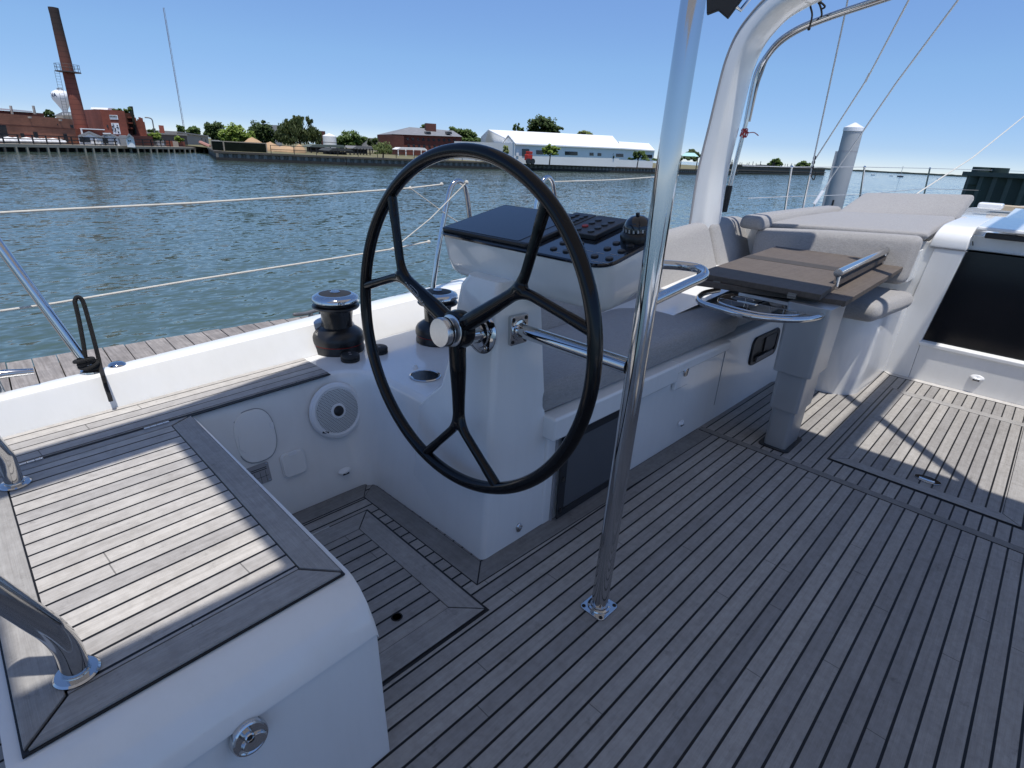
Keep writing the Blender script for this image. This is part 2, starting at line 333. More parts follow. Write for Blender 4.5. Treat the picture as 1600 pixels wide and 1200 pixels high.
# ------------------------------------------------ things on the speaker wall
def wallpt(px, py): return pP(px, py, V((.72,1.884,0)), WN)
WA, WB, WC = V((.72,1.884,0)), V((0,1.879,0)), V((.72,Yi(.72)-.006,.47))
WN = (WB-WA).cross(WC-WA).normalized(); WN = WN if WN.y < 0 else -WN
wx = V((1, (Yi(.72)-Yi(0))*.4, 0)); wx = (wx-WN*wx.dot(WN)).normalized(); wz = WN.cross(wx); wz = wz if wz.z > 0 else -wz
def oncard(mb, c, outline, d0, d1): return mb.loft([[c+wx*a+wz*b+WN*d0 for a, b in outline], [c+wx*a+wz*b+WN*d1 for a, b in outline]])
c = wallpt(525,641) + WN*.002
sp = thing('loudspeaker', 'round white loudspeaker with perforated grille set in the cockpit wall', 'speaker', c)
R0 = .120
MB().lathe([(0,0),(R0,0),(R0*1.0,.006),(R0*.95,.014),(R0*.86,.017),(R0*.80,.013),(0,.011)], c=c, axis=WN, n=48).build('ring', WHITEP, sp)
gg = G('speaker_grille'); P = gg.pos()
ax_ = gg.n('VectorMath', {0: P, 1: tuple(wx)}, out=1, operation='DOT_PRODUCT'); az_ = gg.n('VectorMath', {0: P, 1: tuple(wz)}, out=1, operation='DOT_PRODUCT')
row = gg.m_('DIVIDE', az_, .0062); odd = gg.m_('MULTIPLY', gg.m_('FLOORED_MODULO', gg.m_('FLOOR', row), 2.0), .5)
fx = gg.m_('SUBTRACT', gg.m_('FRACT', gg.m_('ADD', gg.m_('DIVIDE', ax_, .0062), odd)), .5); fz = gg.m_('SUBTRACT', gg.m_('FRACT', row), .5)
hole = gg.m_('LESS_THAN', gg.m_('ADD', gg.m_('MULTIPLY', fx, fx), gg.m_('MULTIPLY', fz, fz)), .10)
gg.p(Base_Color=gg.mix(hole, (.62,.64,.64), (.012,.014,.016)), Roughness=.35)
MB().lathe([(0,.0118),(R0*.78,.0118),(R0*.78,.0148),(R0*.5,.0185),(R0*.3,.019),(0,.019)], c=c, axis=WN, n=48).build('grille', gg.m, sp)
MB().lathe([(0,.018),(R0*.27,.018),(R0*.27,.021),(R0*.19,.0225),(0,.0225)], c=c, axis=WN, n=32).build('cone_ring', WHITEP, sp)
MB().lathe([(R0*.19,.022),(R0*.18,.026),(R0*.1,.031),(0,.032)], c=c, axis=WN, n=24).build('dome', BLACKM, sp)
bd = MB(); cc = wallpt(506,675); bd.obox(cc+WN*.0165, (wx*.8-wz*.35).normalized()*.014, (wz*.8+wx*.35).normalized()*.0045, WN*.0018); bd.build('badge', BLACKM, sp)
c = wallpt(399,681)
cv = thing('access_cover', 'oval white access cover flush in the cockpit wall', 'access cover', c)
ol = [(.075*math.copysign(abs(math.cos(a))**.75, math.cos(a)), .103*math.copysign(abs(math.sin(a))**.8, math.sin(a))) for a in [i*math.pi/24 for i in range(48)]]
oncard(MB(), c, ol, -.003, .006).build('lid', GEL2, cv, bevel=.004)
oncard(MB(), c, [(x*1.035, y*1.03) for x, y in ol], -.003, .0018).build('rim', simple('grey_gasket', (.30,.31,.32), .6), cv)
oncard(MB(), c, [(-.068,-.030),(-.050,-.052),(-.046,.012),(-.062,.022)], .0055, .0085).build('hinge', GEL2, cv, bevel=.001)
oncard(MB(), c+wx*.066+wz*.022, rrect(.007,.014,.006), .005, .0085).build('finger_pull', WHITEP, cv)
c = wallpt(459,724)
cv = thing('socket_cover', 'small square white socket cover low on the cockpit wall', 'socket cover', c)
ol = rrect(.047,.049,.02)
oncard(MB(), c, ol, -.003, .009).build('lid', GEL2, cv, bevel=.004)
oncard(MB(), c, [(x*1.06, y*1.06) for x, y in ol], -.003, .003).build('rim', WHITEP, cv, bevel=.001)
oncard(MB(), c+wz*.044, rrect(.016,.006,.003), .006, .0115).build('hinge', WHITEP, cv)
c = wallpt(404,742)
npl = thing('notice_plate', 'small dark grey notice plate under the oval cover', 'sign', c)
oncard(MB(), c, rrect(.044,.040,.004), 0, .0018).build('plate', GREYP, npl)
m_ = MB()
for k in (0,1): m_.obox(c+wz*(.022-.007*k)+WN*.0021+wx*.004, wx*.030, wz*.0014, WN*.0003)
for k in range(4): m_.obox(c+wx*(-.036+.021*k)-wz*.013+WN*.0021, wx*.0006, wz*.022, WN*.0003)
m_.obox(c-wz*.013+WN*.0021, wx*.036, wz*.0006, WN*.0003)
m_.build('lettering', CAULK, npl)
sc2 = MB()
for sx, sz in ((.036,.033),(.036,-.033)): sc2.lathe([(0,0),(.003,0),(.003,.002),(0,.003)], c=c+wx*sx+wz*sz+WN*.0018, axis=WN, n=10)
sc2.build('screw', STEEL, npl)
def clam(c, n, x, z, label, s=1.0):
    t = thing('vent_cowl', label, 'vent', c); m_ = MB(); rings = []
    for j in range(7):
        a = j/6*math.pi/2; rr = math.cos(a); d = math.sin(a)
        rings.append([c + x*(.030*s*rr*math.cos(b)) + z*(.016*s*rr*math.sin(b)+.0*d) + n*(.018*s*d*(.35+.65*(.5-.5*math.sin(b)))) for b in [i*math.pi/10 for i in range(20)]])
    m_.loft(rings); m_.build('shell', WHITEP, t)
    mm = MB(); mm.obox(c-z*.010*s+n*.012*s, x*.014*s, z*.0035*s, n*.003*s); mm.build('slot', DARK, t)
clam(wallpt(538,736), WN, wx, wz, 'tiny white clam shaped drain on the cockpit wall below the speaker')

# ------------------------------------------------ stern locker with teak lid
lk = thing('stern_locker', 'white stern locker seat with a framed teak lid in the left foreground', 'locker', (.2, 1.4, 0))
xa, xb = -.128, .478
def yl(x): return .912+.045*(x-.0)
prof = [(1.02,.4985),(-.004,.4985),(-.022,.492),(-.045,.478),(-.075,.452),(-.098,.425),(-.112,.395),(-.120,.352),(-.122,.345),(-.108,.340),(-.112,.30),(-.118,.20),(-.125,.0)]
prof = [(1.02,.4965),(.008,.4965),(-.012,.493),(-.040,.480),(-.068,.456),(-.090,.424),(-.104,.394),(-.106,.385),(-.098,.380),(-.100,.36),(-.112,.16),(-.124,0)]
rings = []
for x, ins in ((xa, 0), (xa+.006,.0), (0,0), (.25,0), (xb-.012,0), (xb-.003,.004), (xb,.012)):
    rings.append([(x - (.012 if False else 0), (yl(x)+a) if a < .9 else Yi(x)-.012, z-ins) for a, z in prof] + [(x, Yi(x)-.012, 0)])
m_ = MB().loft(rings); m_.build('body', GEL, lk, smooth=38)
S1, S2, S3, S4 = zP(539,897,.5), zP(35,1185,.5), V((-.108,Yi(-.108)-.016,.5)), zP(298.7,653,.5)
S4 = V((.466, Yi(.466)-.016, .5)); S3 = V((-.110, Yi(-.11)-.016, .5))
I1, I2, I3, I4 = V((.388,1.006,.5)), V((-.037,.979,.5)), V((-.033,1.884,.5)), V((.391,1.922,.5))
lid = MB().flat([S2,S1,S4,S3], .4972, .5002).build('lid', CAULK, lk)
MB().flat([I2,I1,I4,I3], .4995, .5068).build('panel', TEAK_LID, lid)
def board2(poly, mat, parent): return board([(p.x,p.y) for p in poly], mat, parent, z=.500, name='frame_board', h=.0078, gap=.007)
for pl, m_ in (((S1,S4,I4,I1), TY), ((S2,S1,I1,I2), TX), ((S3,S2,I2,I3), TY), ((S4,S3,I3,I4), TX)): board2(pl, m_, lid)
for px, py in ((245,665), (42,724)):
    c = zP(px,py,.507); m_ = MB()
    for k in range(4): m_.obox(c+V((.019*(k-1.5), -.0005+.0017*(k-1.5), .0012)), (.0088,.0008,0), (0,.0052,0), (0,0,.0022))
    m_.build('hinge', BRUSHED, lk)
# latch on the locker front
c = yP(391,1153,.79); c = pP(391,1153,V((0,.805,.385)),V((0,-1,.25)).normalized()); n = V((.02,-1,.30)).normalized(); x = V((1,.045,0)).normalized(); z = x.cross(n); z = z if z.z > 0 else -z
lt = thing('locker_latch', 'oval chrome latch across the seam of the white locker front', 'latch', c)
oo = [(.034*math.cos(a), .033*math.sin(a)*(1.0 if math.sin(a) > 0 else .95)) for a in [i*math.pi/20 for i in range(40)]]
MB().loft([[c+x*a*k+z*b*k+n*d for a, b in oo] for k, d in ((1.02,-.012),(1.0,.001),(.94,.0045),(.84,.0055),(.70,.003),(.3,.0025),(.02,.0025))]).build('plate', STEEL, lt)
MB().loft([[c+x*(a*.62+.004)+z*(b*.42-.009)+n*d for a, b in oo] for d in (.001,.0065,.0078)]).build('thumb_lever', STEEL, lt, bevel=.0015)
MB().lathe([(.0095,0),(.0095,.010),(.0072,.0115),(.0068,.006),(0,.006)], c=c+n*.001-x*.002+z*.007, axis=n, n=20).build('key_barrel', STEEL, lt)
MB().lathe([(0,.0),(.0055,.0),(.0055,.0012),(0,.0012)], c=c+n*.0072-x*.002+z*.007, axis=n, n=16).build('keyhole', DARK, lt)

def handrail(foot, label, aim):
    t = thing('handrail', label, 'handrail', foot); p = V(foot)
    q = yP(*(aim), p.y); pts = fillet([p, p+V((0,0,.085)), q, q+(q-p-V((0,0,.085)))*1.2], .13, 12)
    MB().tube(pts, .0205, 20).build('tube', STEEL, t)
    MB().lathe([(0,0),(.034,0),(.035,.003),(.032,.006),(.022,.0075),(.0215,.010)], c=p, n=32).build('foot_flange', STEEL, t)
handrail(zP(121,1052,.508), 'near bent steel handrail foot on the front corner of the teak locker lid', (0,930))
handrail(zP(24,757,.508), 'far bent steel handrail foot at the outboard back corner of the teak locker lid', (-2,702))

# ------------------------------------------------ winches and their switches
def winch(c, label, s=1.0):
    t = thing('winch', label, 'winch', c, 'black sheet winches on the port coaming'); c = V(c)
    MB().lathe([(r*s,z*s) for r, z in [(0,0),(.112,0),(.113,.010),(.109,.034),(.108,.0345)]], c=c, n=56).build('base', BLACKM, t)
    MB().lathe([(r*s,z*s) for r, z in [(.106,.0345),(.1095,.0350),(.1095,.0372),(.106,.0378)]], c=c, n=56).build('red_band', RED, t)
    MB().lathe([(r*s,z*s) for r, z in [(.106,.0378),(.113,.040),(.115,.056),(.113,.072),(.105,.086),(.090,.098),(.075,.107),(.066,.112),(.062,.115)]], c=c, n=56).build('skirt', BLACKM, t)
    m_ = MB(); n = 56; rings = []
    for r, z, k in [(.067,.112,1),(.0665,.125,1),(.067,.150,1),(.069,.175,1),(.072,.190,.4),(.076,.196,0)]:
        rings.append([c+V(((r+.0018*k*math.cos(9*a+z*60))*s*math.cos(a), (r+.0018*k*math.cos(9*a+z*60))*s*math.sin(a), z*s)) for a in [i*2*math.pi/n for i in range(n)]])
    m_.loft(rings); m_.build('drum', simple('anodised_black', (.016,.0155,.015), .26), t)
    MB().lathe([(r*s,z*s) for r, z in [(.076,.194),(.098,.197),(.102,.203),(.100,.208),(.083,.212),(.083,.220),(.097,.223),(.099,.226)]], c=c, n=56).build('self_tailer', BLACKM, t)
    MB().lathe([(r*s,z*s) for r, z in [(.098,.224),(.103,.229),(.1025,.240),(.096,.250),(.080,.257),(.071,.2585),(.069,.258)]], c=c, n=56).build('crown', STEEL, t)
    MB().lathe([(r*s,z*s) for r, z in [(.071,.255),(.069,.2585),(.052,.2615),(.022,.2625),(0,.2625)]], c=c, n=40).build('cap', RUBBER, t)
    m_ = MB().lathe([(r*s,z*s) for r, z in [(.021,.262),(.022,.266),(.017,.2695),(.011,.2695),(.010,.2645),(0,.2645)]], c=c, n=12); m_.build('socket', STEEL, t)
    hl = MB(); hl.lathe([(0,0),(.0072*s,0),(.0072*s,.0005),(0,.0005)], c=c+V((0,0,.2647*s)), n=8); hl.build('handle_hole', DARK, t)
    f = MB().obox(c+V((.03,.082,.207))*s, (.012*s,0,0), (0,.025*s,0), (0,0,.010*s)); f.build('feeder_arm', BLACKM, t, bevel=.004)
winch((1.212,2.290,.500), 'nearer black winch with chrome crown beside the end of the teak capping', 1.04)
winch((1.660,2.105,.500), 'farther black winch with chrome crown seen behind the wheel hub', .98)
for px, py, lb in ((547.5,563,'black foot switch just below the nearer winch'), (592,551,'black foot switch behind the wheel rim beside the nearer winch')):
    c = zP(px,py,.500); t = thing('winch_switch', lb, 'switch', c, 'round black winch switches')
    MB().lathe([(0,0),(.0405,0),(.042,.004),(.042,.014),(.039,.0155),(.042,.017),(.0425,.024),(.040,.029),(.034,.0325),(0,.0335)], c=c, n=40).build('body', RUBBER, t)
    for d in (-.012,.012): MB().lathe([(0,0),(.0062,0),(.006,.001),(0,.0012)], c=c+V((-d*.4,-d,.0333)), n=14).build('dot', simple('grey_dot', (.22,.19,.18), .5), t)
c = zP(664.5,588,.500); t = thing('cup_holder', 'round steel cup holder sunk in the white deck beside the pedestal', 'cup holder', c)
MB().lathe([(.066,0.0002),(.0665,.004),(.062,.0065),(.0565,.0055),(.0555,.0035)], c=c, n=48).build('rim', STEEL, t)
MB().lathe([(.0565,.0045),(.054,.0026),(0,.0026)], c=c, n=40).build('well', simple('black_well', (.006,.006,.007), .25), t)
c = zP(649,575,.5); MB().lathe([(0,.016),(.006,.016),(.008,.011),(.011,.005),(.013,0)], c=c, n=20).build('deck_nipple', WHITEP, co)

# ------------------------------------------------ helm pedestal
pd = thing('helm_pedestal', 'white tapered helm pedestal under the instrument console', 'helm pedestal', (1.3,1.35,0))
levels = [(-.01,1.118,1.486,1.160,1.62,.012),(.25,1.134,1.462,1.168,1.60,.014),(.47,1.149,1.442,1.176,1.585,.016),(.52,1.152,1.437,1.178,1.55,.02),(.60,1.157,1.430,1.181,1.47,.035),(.75,1.168,1.414,1.188,1.435,.045),(.90,1.177,1.400,1.196,1.42,.05),(.985,1.183,1.390,1.202,1.41,.06),(1.02,1.20,1.385,1.215,1.39,.06)]
rings = []
for z, x0, x1, y0, y1, rr in levels:
    cx, cy, w_, h_ = (x0+x1)/2, (y0+y1)/2, (x1-x0)/2, (y1-y0)/2
    o = []
    for sx, sy, a0, r in ((1,1,0,rr),(-1,1,90,rr),(-1,-1,180,.022),(1,-1,270,.012)):
        for j in range(7):
            a = math.radians(a0+15*j); o.append((cx+sx*(w_-r)+r*math.cos(a), cy+sy*(h_-r)+r*math.sin(a), z))
    rings.append(o)
MB().loft(rings).build('body', GEL, pd, smooth=50)
def pedaft(px, py): return pP(px, py, V((1.118,1.3,0)), V((-1,0,.068)).normalized())
NA = V((-1,0,.068)).normalized()
c = pedaft(752,519)
MB().lathe([(0,0),(.070,0),(.072,.004),(.066,.010),(.050,.013),(.048,.020),(.034,.022),(.030,.06),(0,.06)], c=c-NA*.002, axis=NA, n=48).build('bearing_flange', STEEL, pd)
for k in range(5):
    a = k*1.2566+.3; q = c + V((0,1,0))*.057*math.cos(a) + V((0,0,1))*.057*math.sin(a) + NA*.011
    MB().lathe([(0,0),(.008,0),(.008,.005),(.005,.006),(.004,.003),(0,.003)], c=q, axis=NA, n=14).build('bolt', STEEL, pd)
q = yP(810,823,1.162); t = thing('emergency_socket', 'small oval chrome socket low on the pedestal side', 'socket', q)
MB().loft([[q+V((.014*k*math.cos(a), -d, .020*k*math.sin(a)-.003)) for a in [i*math.pi/12 for i in range(24)]] for k, d in ((1,-.004),(1,.004),(.85,.007),(.5,.007))]).build('plate', STEEL, t)
MB().lathe([(.0095,.006),(.0095,.013),(.007,.014),(.006,.010),(0,.010)], c=q+V((0,0,.003)), axis=(0,-1,0), n=20).build('barrel', STEEL, t)

# ------------------------------------------------ wheel
th = .05; WCn = V((1.078,1.266,.8785)); wnrm = V((math.cos(th), .018, -math.sin(th))).normalized()
wh = thing('steering_wheel', 'large glossy black steering wheel with three forked spokes', 'steering wheel', WCn)
e1 = V((0,0,1)).cross(wnrm).normalized(); e2 = wnrm.cross(e1); e2 = e2 if e2.z > 0 else -e2
RW = .5215; n = 128
MB().tube([WCn+(e1*math.cos(2*math.pi*i/n)+e2*math.sin(2*math.pi*i/n))*RW for i in range(n)], .0205, 20, closed=True, upv=wnrm).build('rim', WHEELM, wh, smooth=60)
def wp(px, py, d=0.0): return pP(px, py, WCn-wnrm*d, wnrm)
def onrim(px, py):
    q = wp(px, py)-WCn; return WCn+q.normalized()*RW
arms = [((628,430), (611,300), (572,447)), ((814,452), (853,315), (930,520)), ((717,662), (665,707), (778,762))]
for br, ra, rb in arms:
    B = wp(*br); m_ = MB(); H = WCn + (B-WCn).normalized()*.028 - wnrm*.004
    for q in (ra, rb):
        E = onrim(*q); m1 = WCn+(B-WCn)*.55
        path = smoothpath(fillet([H, m1, B, B+(E-B)*.5, E], .055, 7), 2)
        L = len(path); rr = [.0285-(.0285-.0155)*min(1, (k/(L-1))/.62)+.002*(max(0, k/(L-1)-.9)*10) for k in range(L)]
        m_.tube(path, rr, 16, flat=.62 if False else 1.0, upv=wnrm)
    m_.ball(B, .023, 16)
    so = m_.build('spoke', WHEELM, wh, smooth=180); rm = so.modifiers.new('remesh','REMESH'); rm.mode = 'VOXEL'; rm.voxel_size = .0035; rm.use_smooth_shade = True; sm = so.modifiers.new('smooth','SMOOTH'); sm.factor = .5; sm.iterations = 12
MB().lathe([(.045,-.024),(.060,-.020),(.0635,0),(.060,.020),(.045,.026),(0,.026)], c=WCn, axis=-wnrm, n=48).build('hub', WHEELM, wh)
MB().lathe([(0,.0255),(.050,.0255),(.051,.030),(.047,.0325),(0,.0325)], c=WCn, axis=-wnrm, n=48).build('hub_plate', BRUSHED, wh)
MB().lathe([(0,.03),(.020,.03),(.020,.046),(0,.046)], c=WCn, axis=-wnrm, n=24).build('shaft', BLACKM, wh)
kb = MB().lathe([(0,.044),(.040,.044),(.0455,.047),(.0455,.051),(.0435,.052),(.0435,.055),(.0455,.056),(.0465,.060),(.0465,.072),(.0435,.077),(0,.0775)], c=WCn, axis=-wnrm, n=56).build('brake_knob', BRUSHED, wh)
MB().lathe([(.0437,.0515),(.0468,.0518),(.0468,.0552),(.0437,.0555)], c=WCn, axis=-wnrm, n=40).build('knob_ring', RUBBER, wh)
def text(body, size, origin, xdir, ydir, mat, name, parent=None, ext=.0003, align='CENTER'):
    cu = bpy.data.curves.new(name, 'FONT'); cu.body = body; cu.size = size; cu.align_x = align; cu.align_y = 'CENTER'; cu.extrude = ext
    tmp = bpy.data.objects.new('tmp_'+name, cu); COL.objects.link(tmp); bpy.context.view_layer.update()
    me = bpy.data.meshes.new_from_object(tmp.evaluated_get(bpy.context.evaluated_depsgraph_get())); bpy.data.objects.remove(tmp)
    xd, yd = V(xdir).normalized(), V(ydir).normalized(); zd = xd.cross(yd)
    M = Matrix(((xd.x,yd.x,zd.x,0),(xd.y,yd.y,zd.y,0),(xd.z,yd.z,zd.z,0),(0,0,0,1))); me.transform(M); me.materials.clear(); me.materials.append(mat); me.name = name
    o = bpy.data.objects.new(name, me); COL.objects.link(o); o['_o'] = tuple(origin)
    if parent is not None: o.parent = parent; o.location = V(origin)-V(parent['_o'])
    else: o.location = origin
    return o
SILVER = simple('silver_print', (.42,.43,.45), .4)
A0, A1 = wp(641,438,.0), wp(674,474,.0); ad = (A1-A0).normalized(); an = -wnrm
tx = (A0+A1)/2 + an*.0292
tyd = an.cross(ad); tl = text('CARBONAUTICA', .0165, tx - tyd*.006, ad, tyd, SILVER, 'lettering', wh)
sp0 = [o for o in wh.children if o.name.startswith('spoke')][0]; sk = tl.modifiers.new('wrap','SHRINKWRAP'); sk.target = sp0; sk.offset = .0006
q0 = tx+tyd*.007
MB().tube(smoothpath([q0-ad*.040, q0-ad*.015+tyd*.004, q0+ad*.008+tyd*.003, q0+ad*.02-tyd*.008]), .0009, 6).build('swoosh', SILVER, wh).modifiers.new('wrap','SHRINKWRAP')
sw_ = [o for o in wh.children if o.name.startswith('swoosh')][0].modifiers['wrap']; sw_.target = sp0; sw_.offset = .0006

# ------------------------------------------------ pole and grab rail
pb = V((1.258,.733,0)); t = thing('support_pole', 'tall polished steel pole standing on the teak sole before the console', 'pole', pb)
MB().tube([pb+V((0,0,.004)), pb+V((.02,0,1.0)), pb+V((.045,0,2.36))], .0275, 32).build('tube', STEEL, t)
PS = .051
ol = rrect(PS,PS*.92,.016)
MB().flat([(pb.x+a,pb.y+b) for a, b in ol], 0, .006).build('base_plate', STEEL, t, bevel=.0015)
MB().lathe([(.039,.006),(.037,.010),(.030,.0115),(.0285,.016)], c=pb, n=40).build('weld_collar', STEEL, t)
for sx in (-1,1):
    for sy in (-1,1): MB().lathe([(.007,0),(.0065,.0016),(.003,.0022),(.0025,.0005),(0,.0005)], c=pb+V((sx*.039,sy*.035,.006)), n=14).build('screw', DARK, t)
zb = .862; y1 = 1.186
gr = thing('grab_rail', 'short horizontal steel grab rail from the pedestal to the pole', 'grab rail', (1.27,y1,zb))
MB().tube([(1.272,y1-.002,zb),(1.272,.757,zb)], .0235, 28).build('tube', STEEL, gr)
pl = [V((1.272+a, y1, zb+b)) for a, b in rrect(.040,.050,.007)]
MB().loft([[p+V((0,.014,0)) for p in pl], [p+V((0,-.005,0)) for p in pl]]).build('flange', STEEL, gr, bevel=.0015)
MB().lathe([(.037,.004),(.034,.009),(.026,.011),(.024,.016)], c=(1.272,y1,zb), axis=(0,-1,0), n=32).build('weld_collar', STEEL, gr)
for sx in (-1,1):
    for sz in (-1,1): MB().lathe([(.0065,0),(.006,.002),(.0028,.0026),(.0025,.0005),(0,.0005)], c=V((1.272+sx*.029,y1-.005,zb+sz*.038)), axis=(0,-1,0), n=14).build('screw', DARK, gr)

# ------------------------------------------------ instrument console
cs = thing('instrument_console', 'white instrument console with black glass top panel behind the wheel', 'console', (1.4,1.2,1.0))
PA, PB = V((1.24,.848,1.121)), V((1.578,.848,1.196)); px_ = (PB-PA).normalized(); py_ = V((0,1,0)); pn = px_.cross(py_); pn = pn if pn.z > 0 else -pn
LP = (PB-PA).length; WY = .722; PC = PA + px_*LP/2 + py_*WY/2
def panel_outline(k, d, dx=0, r=.05): return [PC + px_*(a+dx) + py_*b + pn*d for a, b in rrect(LP/2+k, WY/2+k, max(.012, r+k), 7)]
def body_ring(k, d, kl=0.0):
    return [PC + px_*a + py_*(b - (kl if b > 0 else 0)) + pn*d for a, b in rrect(LP/2+k, WY/2+k, max(.012, .05+k*.6), 7)]
m_ = MB().loft([body_ring(-.10,-.178,.09), body_ring(-.042,-.154,.045), body_ring(-.018,-.140,.022), body_ring(-.008,-.122,.006), body_ring(-.003,-.08), body_ring(0,-.004), body_ring(0,0)])
m_.build('body', GEL, cs, smooth=50)
MB().loft([panel_outline(.004,.0005), panel_outline(.005,.007), panel_outline(.002,.011)]).build('top_panel', GLASSB, cs, smooth=30)
def pan(px, py, d=.011): return pP(px, py, PC+pn*d, pn)
sc_ = MB(); Q = [pan(695,361,.011), pan(823,389,.011), pan(872,361,.011), pan(776,322,.011)]
a0, b0 = (Q[0]-PC).dot(px_), (Q[0]-PC).dot(py_); a1, b1 = (Q[1]-PC).dot(px_), (Q[1]-PC).dot(py_)
def onp(mb, a_, b_, c_, d_, h0, h1, r=.012):            # a plate on the panel, corners (a_,b_)-(c_,d_)
    cx, cy = (a_+c_)/2, (b_+d_)/2; o = rrect(abs(c_-a_)/2, abs(d_-b_)/2, r)
    return mb.loft([[PC+px_*(x+cx)+py_*(y+cy)+pn*h0 for x, y in o], [PC+px_*(x+cx)+py_*(y+cy)+pn*h1 for x, y in o]])
aF, aB = -LP/2+.006, LP/2-.006
bl, br = WY/2-.012, b1
pt_ = onp(MB(), aF+.004, bl, aB-.012, br, .0105, .024, .014).build('plotter', KEY, cs, bevel=.003)
onp(MB(), aF+.014, bl-.010, aB-.022, br+.048, .0238, .0252, .008).build('screen', SCREEN, pt_)
onp(MB(), aF+.012, br+.040, aB-.020, br+.008, .0238, .0248, .004).build('bezel', simple('grey_bezel', (.03,.035,.045), .3), pt_)
def keypad(quad, label, red):
    cc = [pan(*q) for q in quad]; a = [(p-PC).dot(px_) for p in cc]; b = [(p-PC).dot(py_) for p in cc]
    lo, hi, bl_, br_ = min(a), max(a), max(b), min(b); k = onp(MB(), lo, bl_, hi, br_, .0108, .026, .008).build('keypad', KEY, cs, bevel=.003)
    n_ = 0
    for i in range(4):
        for j in (0,1):
            p = PC + px_*(lo+(hi-lo)*(.16+.19*i)) + py_*(bl_+(br_-bl_)*(.3+.4*j)) + pn*.026
            MB().lathe([(0,0),(.011,0),(.0105,.0035),(0,.0042)], c=p, axis=pn, n=18).build('key', RED if (red and i == 1 and j == 0) else BLACKM, k); n_ += 1
keypad([(903,368),(930,376),(971,351),(935,343)], '', True)
keypad([(884,352),(899,358),(922,341),(900,338)], '', False)
for q in ((865,389),(885,393),(880,380),(907,381),(929,400.5),(952,404.5),(949,389),(963,380.5),(971,393),(985,384.5),(905,396)):
    MB().lathe([(0,0),(.0112,0),(.0112,.003),(.0098,.0046),(0,.005)], c=pan(*q), axis=pn, n=22).build('button', KEY, cs)
for q in ((921,392),(938,395.5),(960,398),(930,408.5),(944,411),(870,394.5)):
    p = pan(*q, .0113); MB().obox(p, py_*.014, px_*.0008, pn*.0002).build('legend', SILVER, cs)
c = pan(996,374,.011)
cm = thing('compass', 'black domed compass on the right of the console panel', 'compass', c)
MB().lathe([(0,0),(.050,0),(.051,.012),(.048,.022),(.043,.027),(.040,.028)], c=c, axis=pn, n=40).build('base', BLACKM, cm)
MB().lathe([(.0415,.026),(.0415,.034),(.038,.048),(.030,.060),(.018,.068),(0,.071)], c=c, axis=pn, n=36).build('dome', GLASSB, cm)
m_ = MB()
for k in range(20):
    a = k*math.pi/10; q = c+pn*.0345+px_*.0422*math.cos(a)+py_*.0422*math.sin(a); ra = (px_*math.cos(a)+py_*math.sin(a)); ta = pn.cross(ra)
    m_.obox(q, ta*.0022, pn*.0045, ra*.0004)
m_.build('card_marks', simple('white_mark', (.6,.62,.64), .5), cm)
MB().lathe([(0,.070),(.006,.070),(.006,.078),(0,.079)], c=c, axis=pn, n=16).build('top_screw', BLACKM, cm)
rz = 1.055
rp = [V((1.30,.733,1.04))] + [yP(1060,423,.735), yP(1079,408,.735)]
rp = [V((1.285,.735,1.045)), V((1.48,.735,1.068)), V((1.60,.737,1.082)), V((1.655,.775,1.09)), V((1.66,.83,1.09)), V((1.62,.90,1.088)), V((1.54,.955,1.085))]
cr = thing('console_rail', 'curved steel rail looping forward from the pole round the console corner', 'handrail', rp[0])
MB().tube(smoothpath(rp, 7), .0145, 20).build('tube', STEEL, cr)
MB().lathe([(.026,0),(.024,.006),(.016,.010)], c=rp[-1], axis=(rp[-1]-rp[-2]).normalized()*-1, n=24).build('flange', STEEL, cr)
# ================================================================ saloon bench, cushions, table, companionway
bn = thing('bench', 'long white cockpit bench along the port side under grey cushions', 'bench', (2.6, 1.3, 0))
m_ = MB(); o = []
corner = [(3.93-.06+.06*math.sin(a), 1.14-.06+.06*math.cos(a)) for a in [0]]
# body: port bench and the return in front of the companionway, as one L
L_ = [(1.44,1.158),(2.94,1.146),(3.86,1.142)] + [(3.93-.09+.0*1+.09*math.sin(a), 1.142-.09+.09*math.cos(a)-.0) for a in []] + [(3.915,1.118),(3.93,1.06),(3.93,.90),(4.80,.90),(4.80,1.95),(1.44,1.95)]
m_.loft([[(x,y,-.01) for x,y in L_], [(x,y,.497) for x,y in L_]]); m_.build('body', GEL, bn, bevel=.012, seg=3)
m_ = MB().box(1.425,2.36,1.118,1.20,.405,.502); m_.box(2.352,2.930,1.1182,1.20,.446,.5018); m_.build('hatch_lip', GEL, bn, bevel=.012, seg=3)
MB().box(2.9335,2.9355,1.1425,1.15,.10,.495).build('seam', GREYP, bn)
MB().flat([(2.36,1.128),(2.50,1.128),(2.50,1.15),(2.36,1.15)], .352, .4449).build('latch_recess', GEL2, bn, bevel=.008, seg=2)
q = yP(1071,581,1.127); MB().loft([[q+V((.022*k*math.cos(a), -d, .024*k*math.sin(a))) for a in [i*math.pi/12 for i in range(24)]] for k, d in ((1,-.004),(1,.004),(.8,.009),(.4,.007))]).build('latch', STEEL, bn)
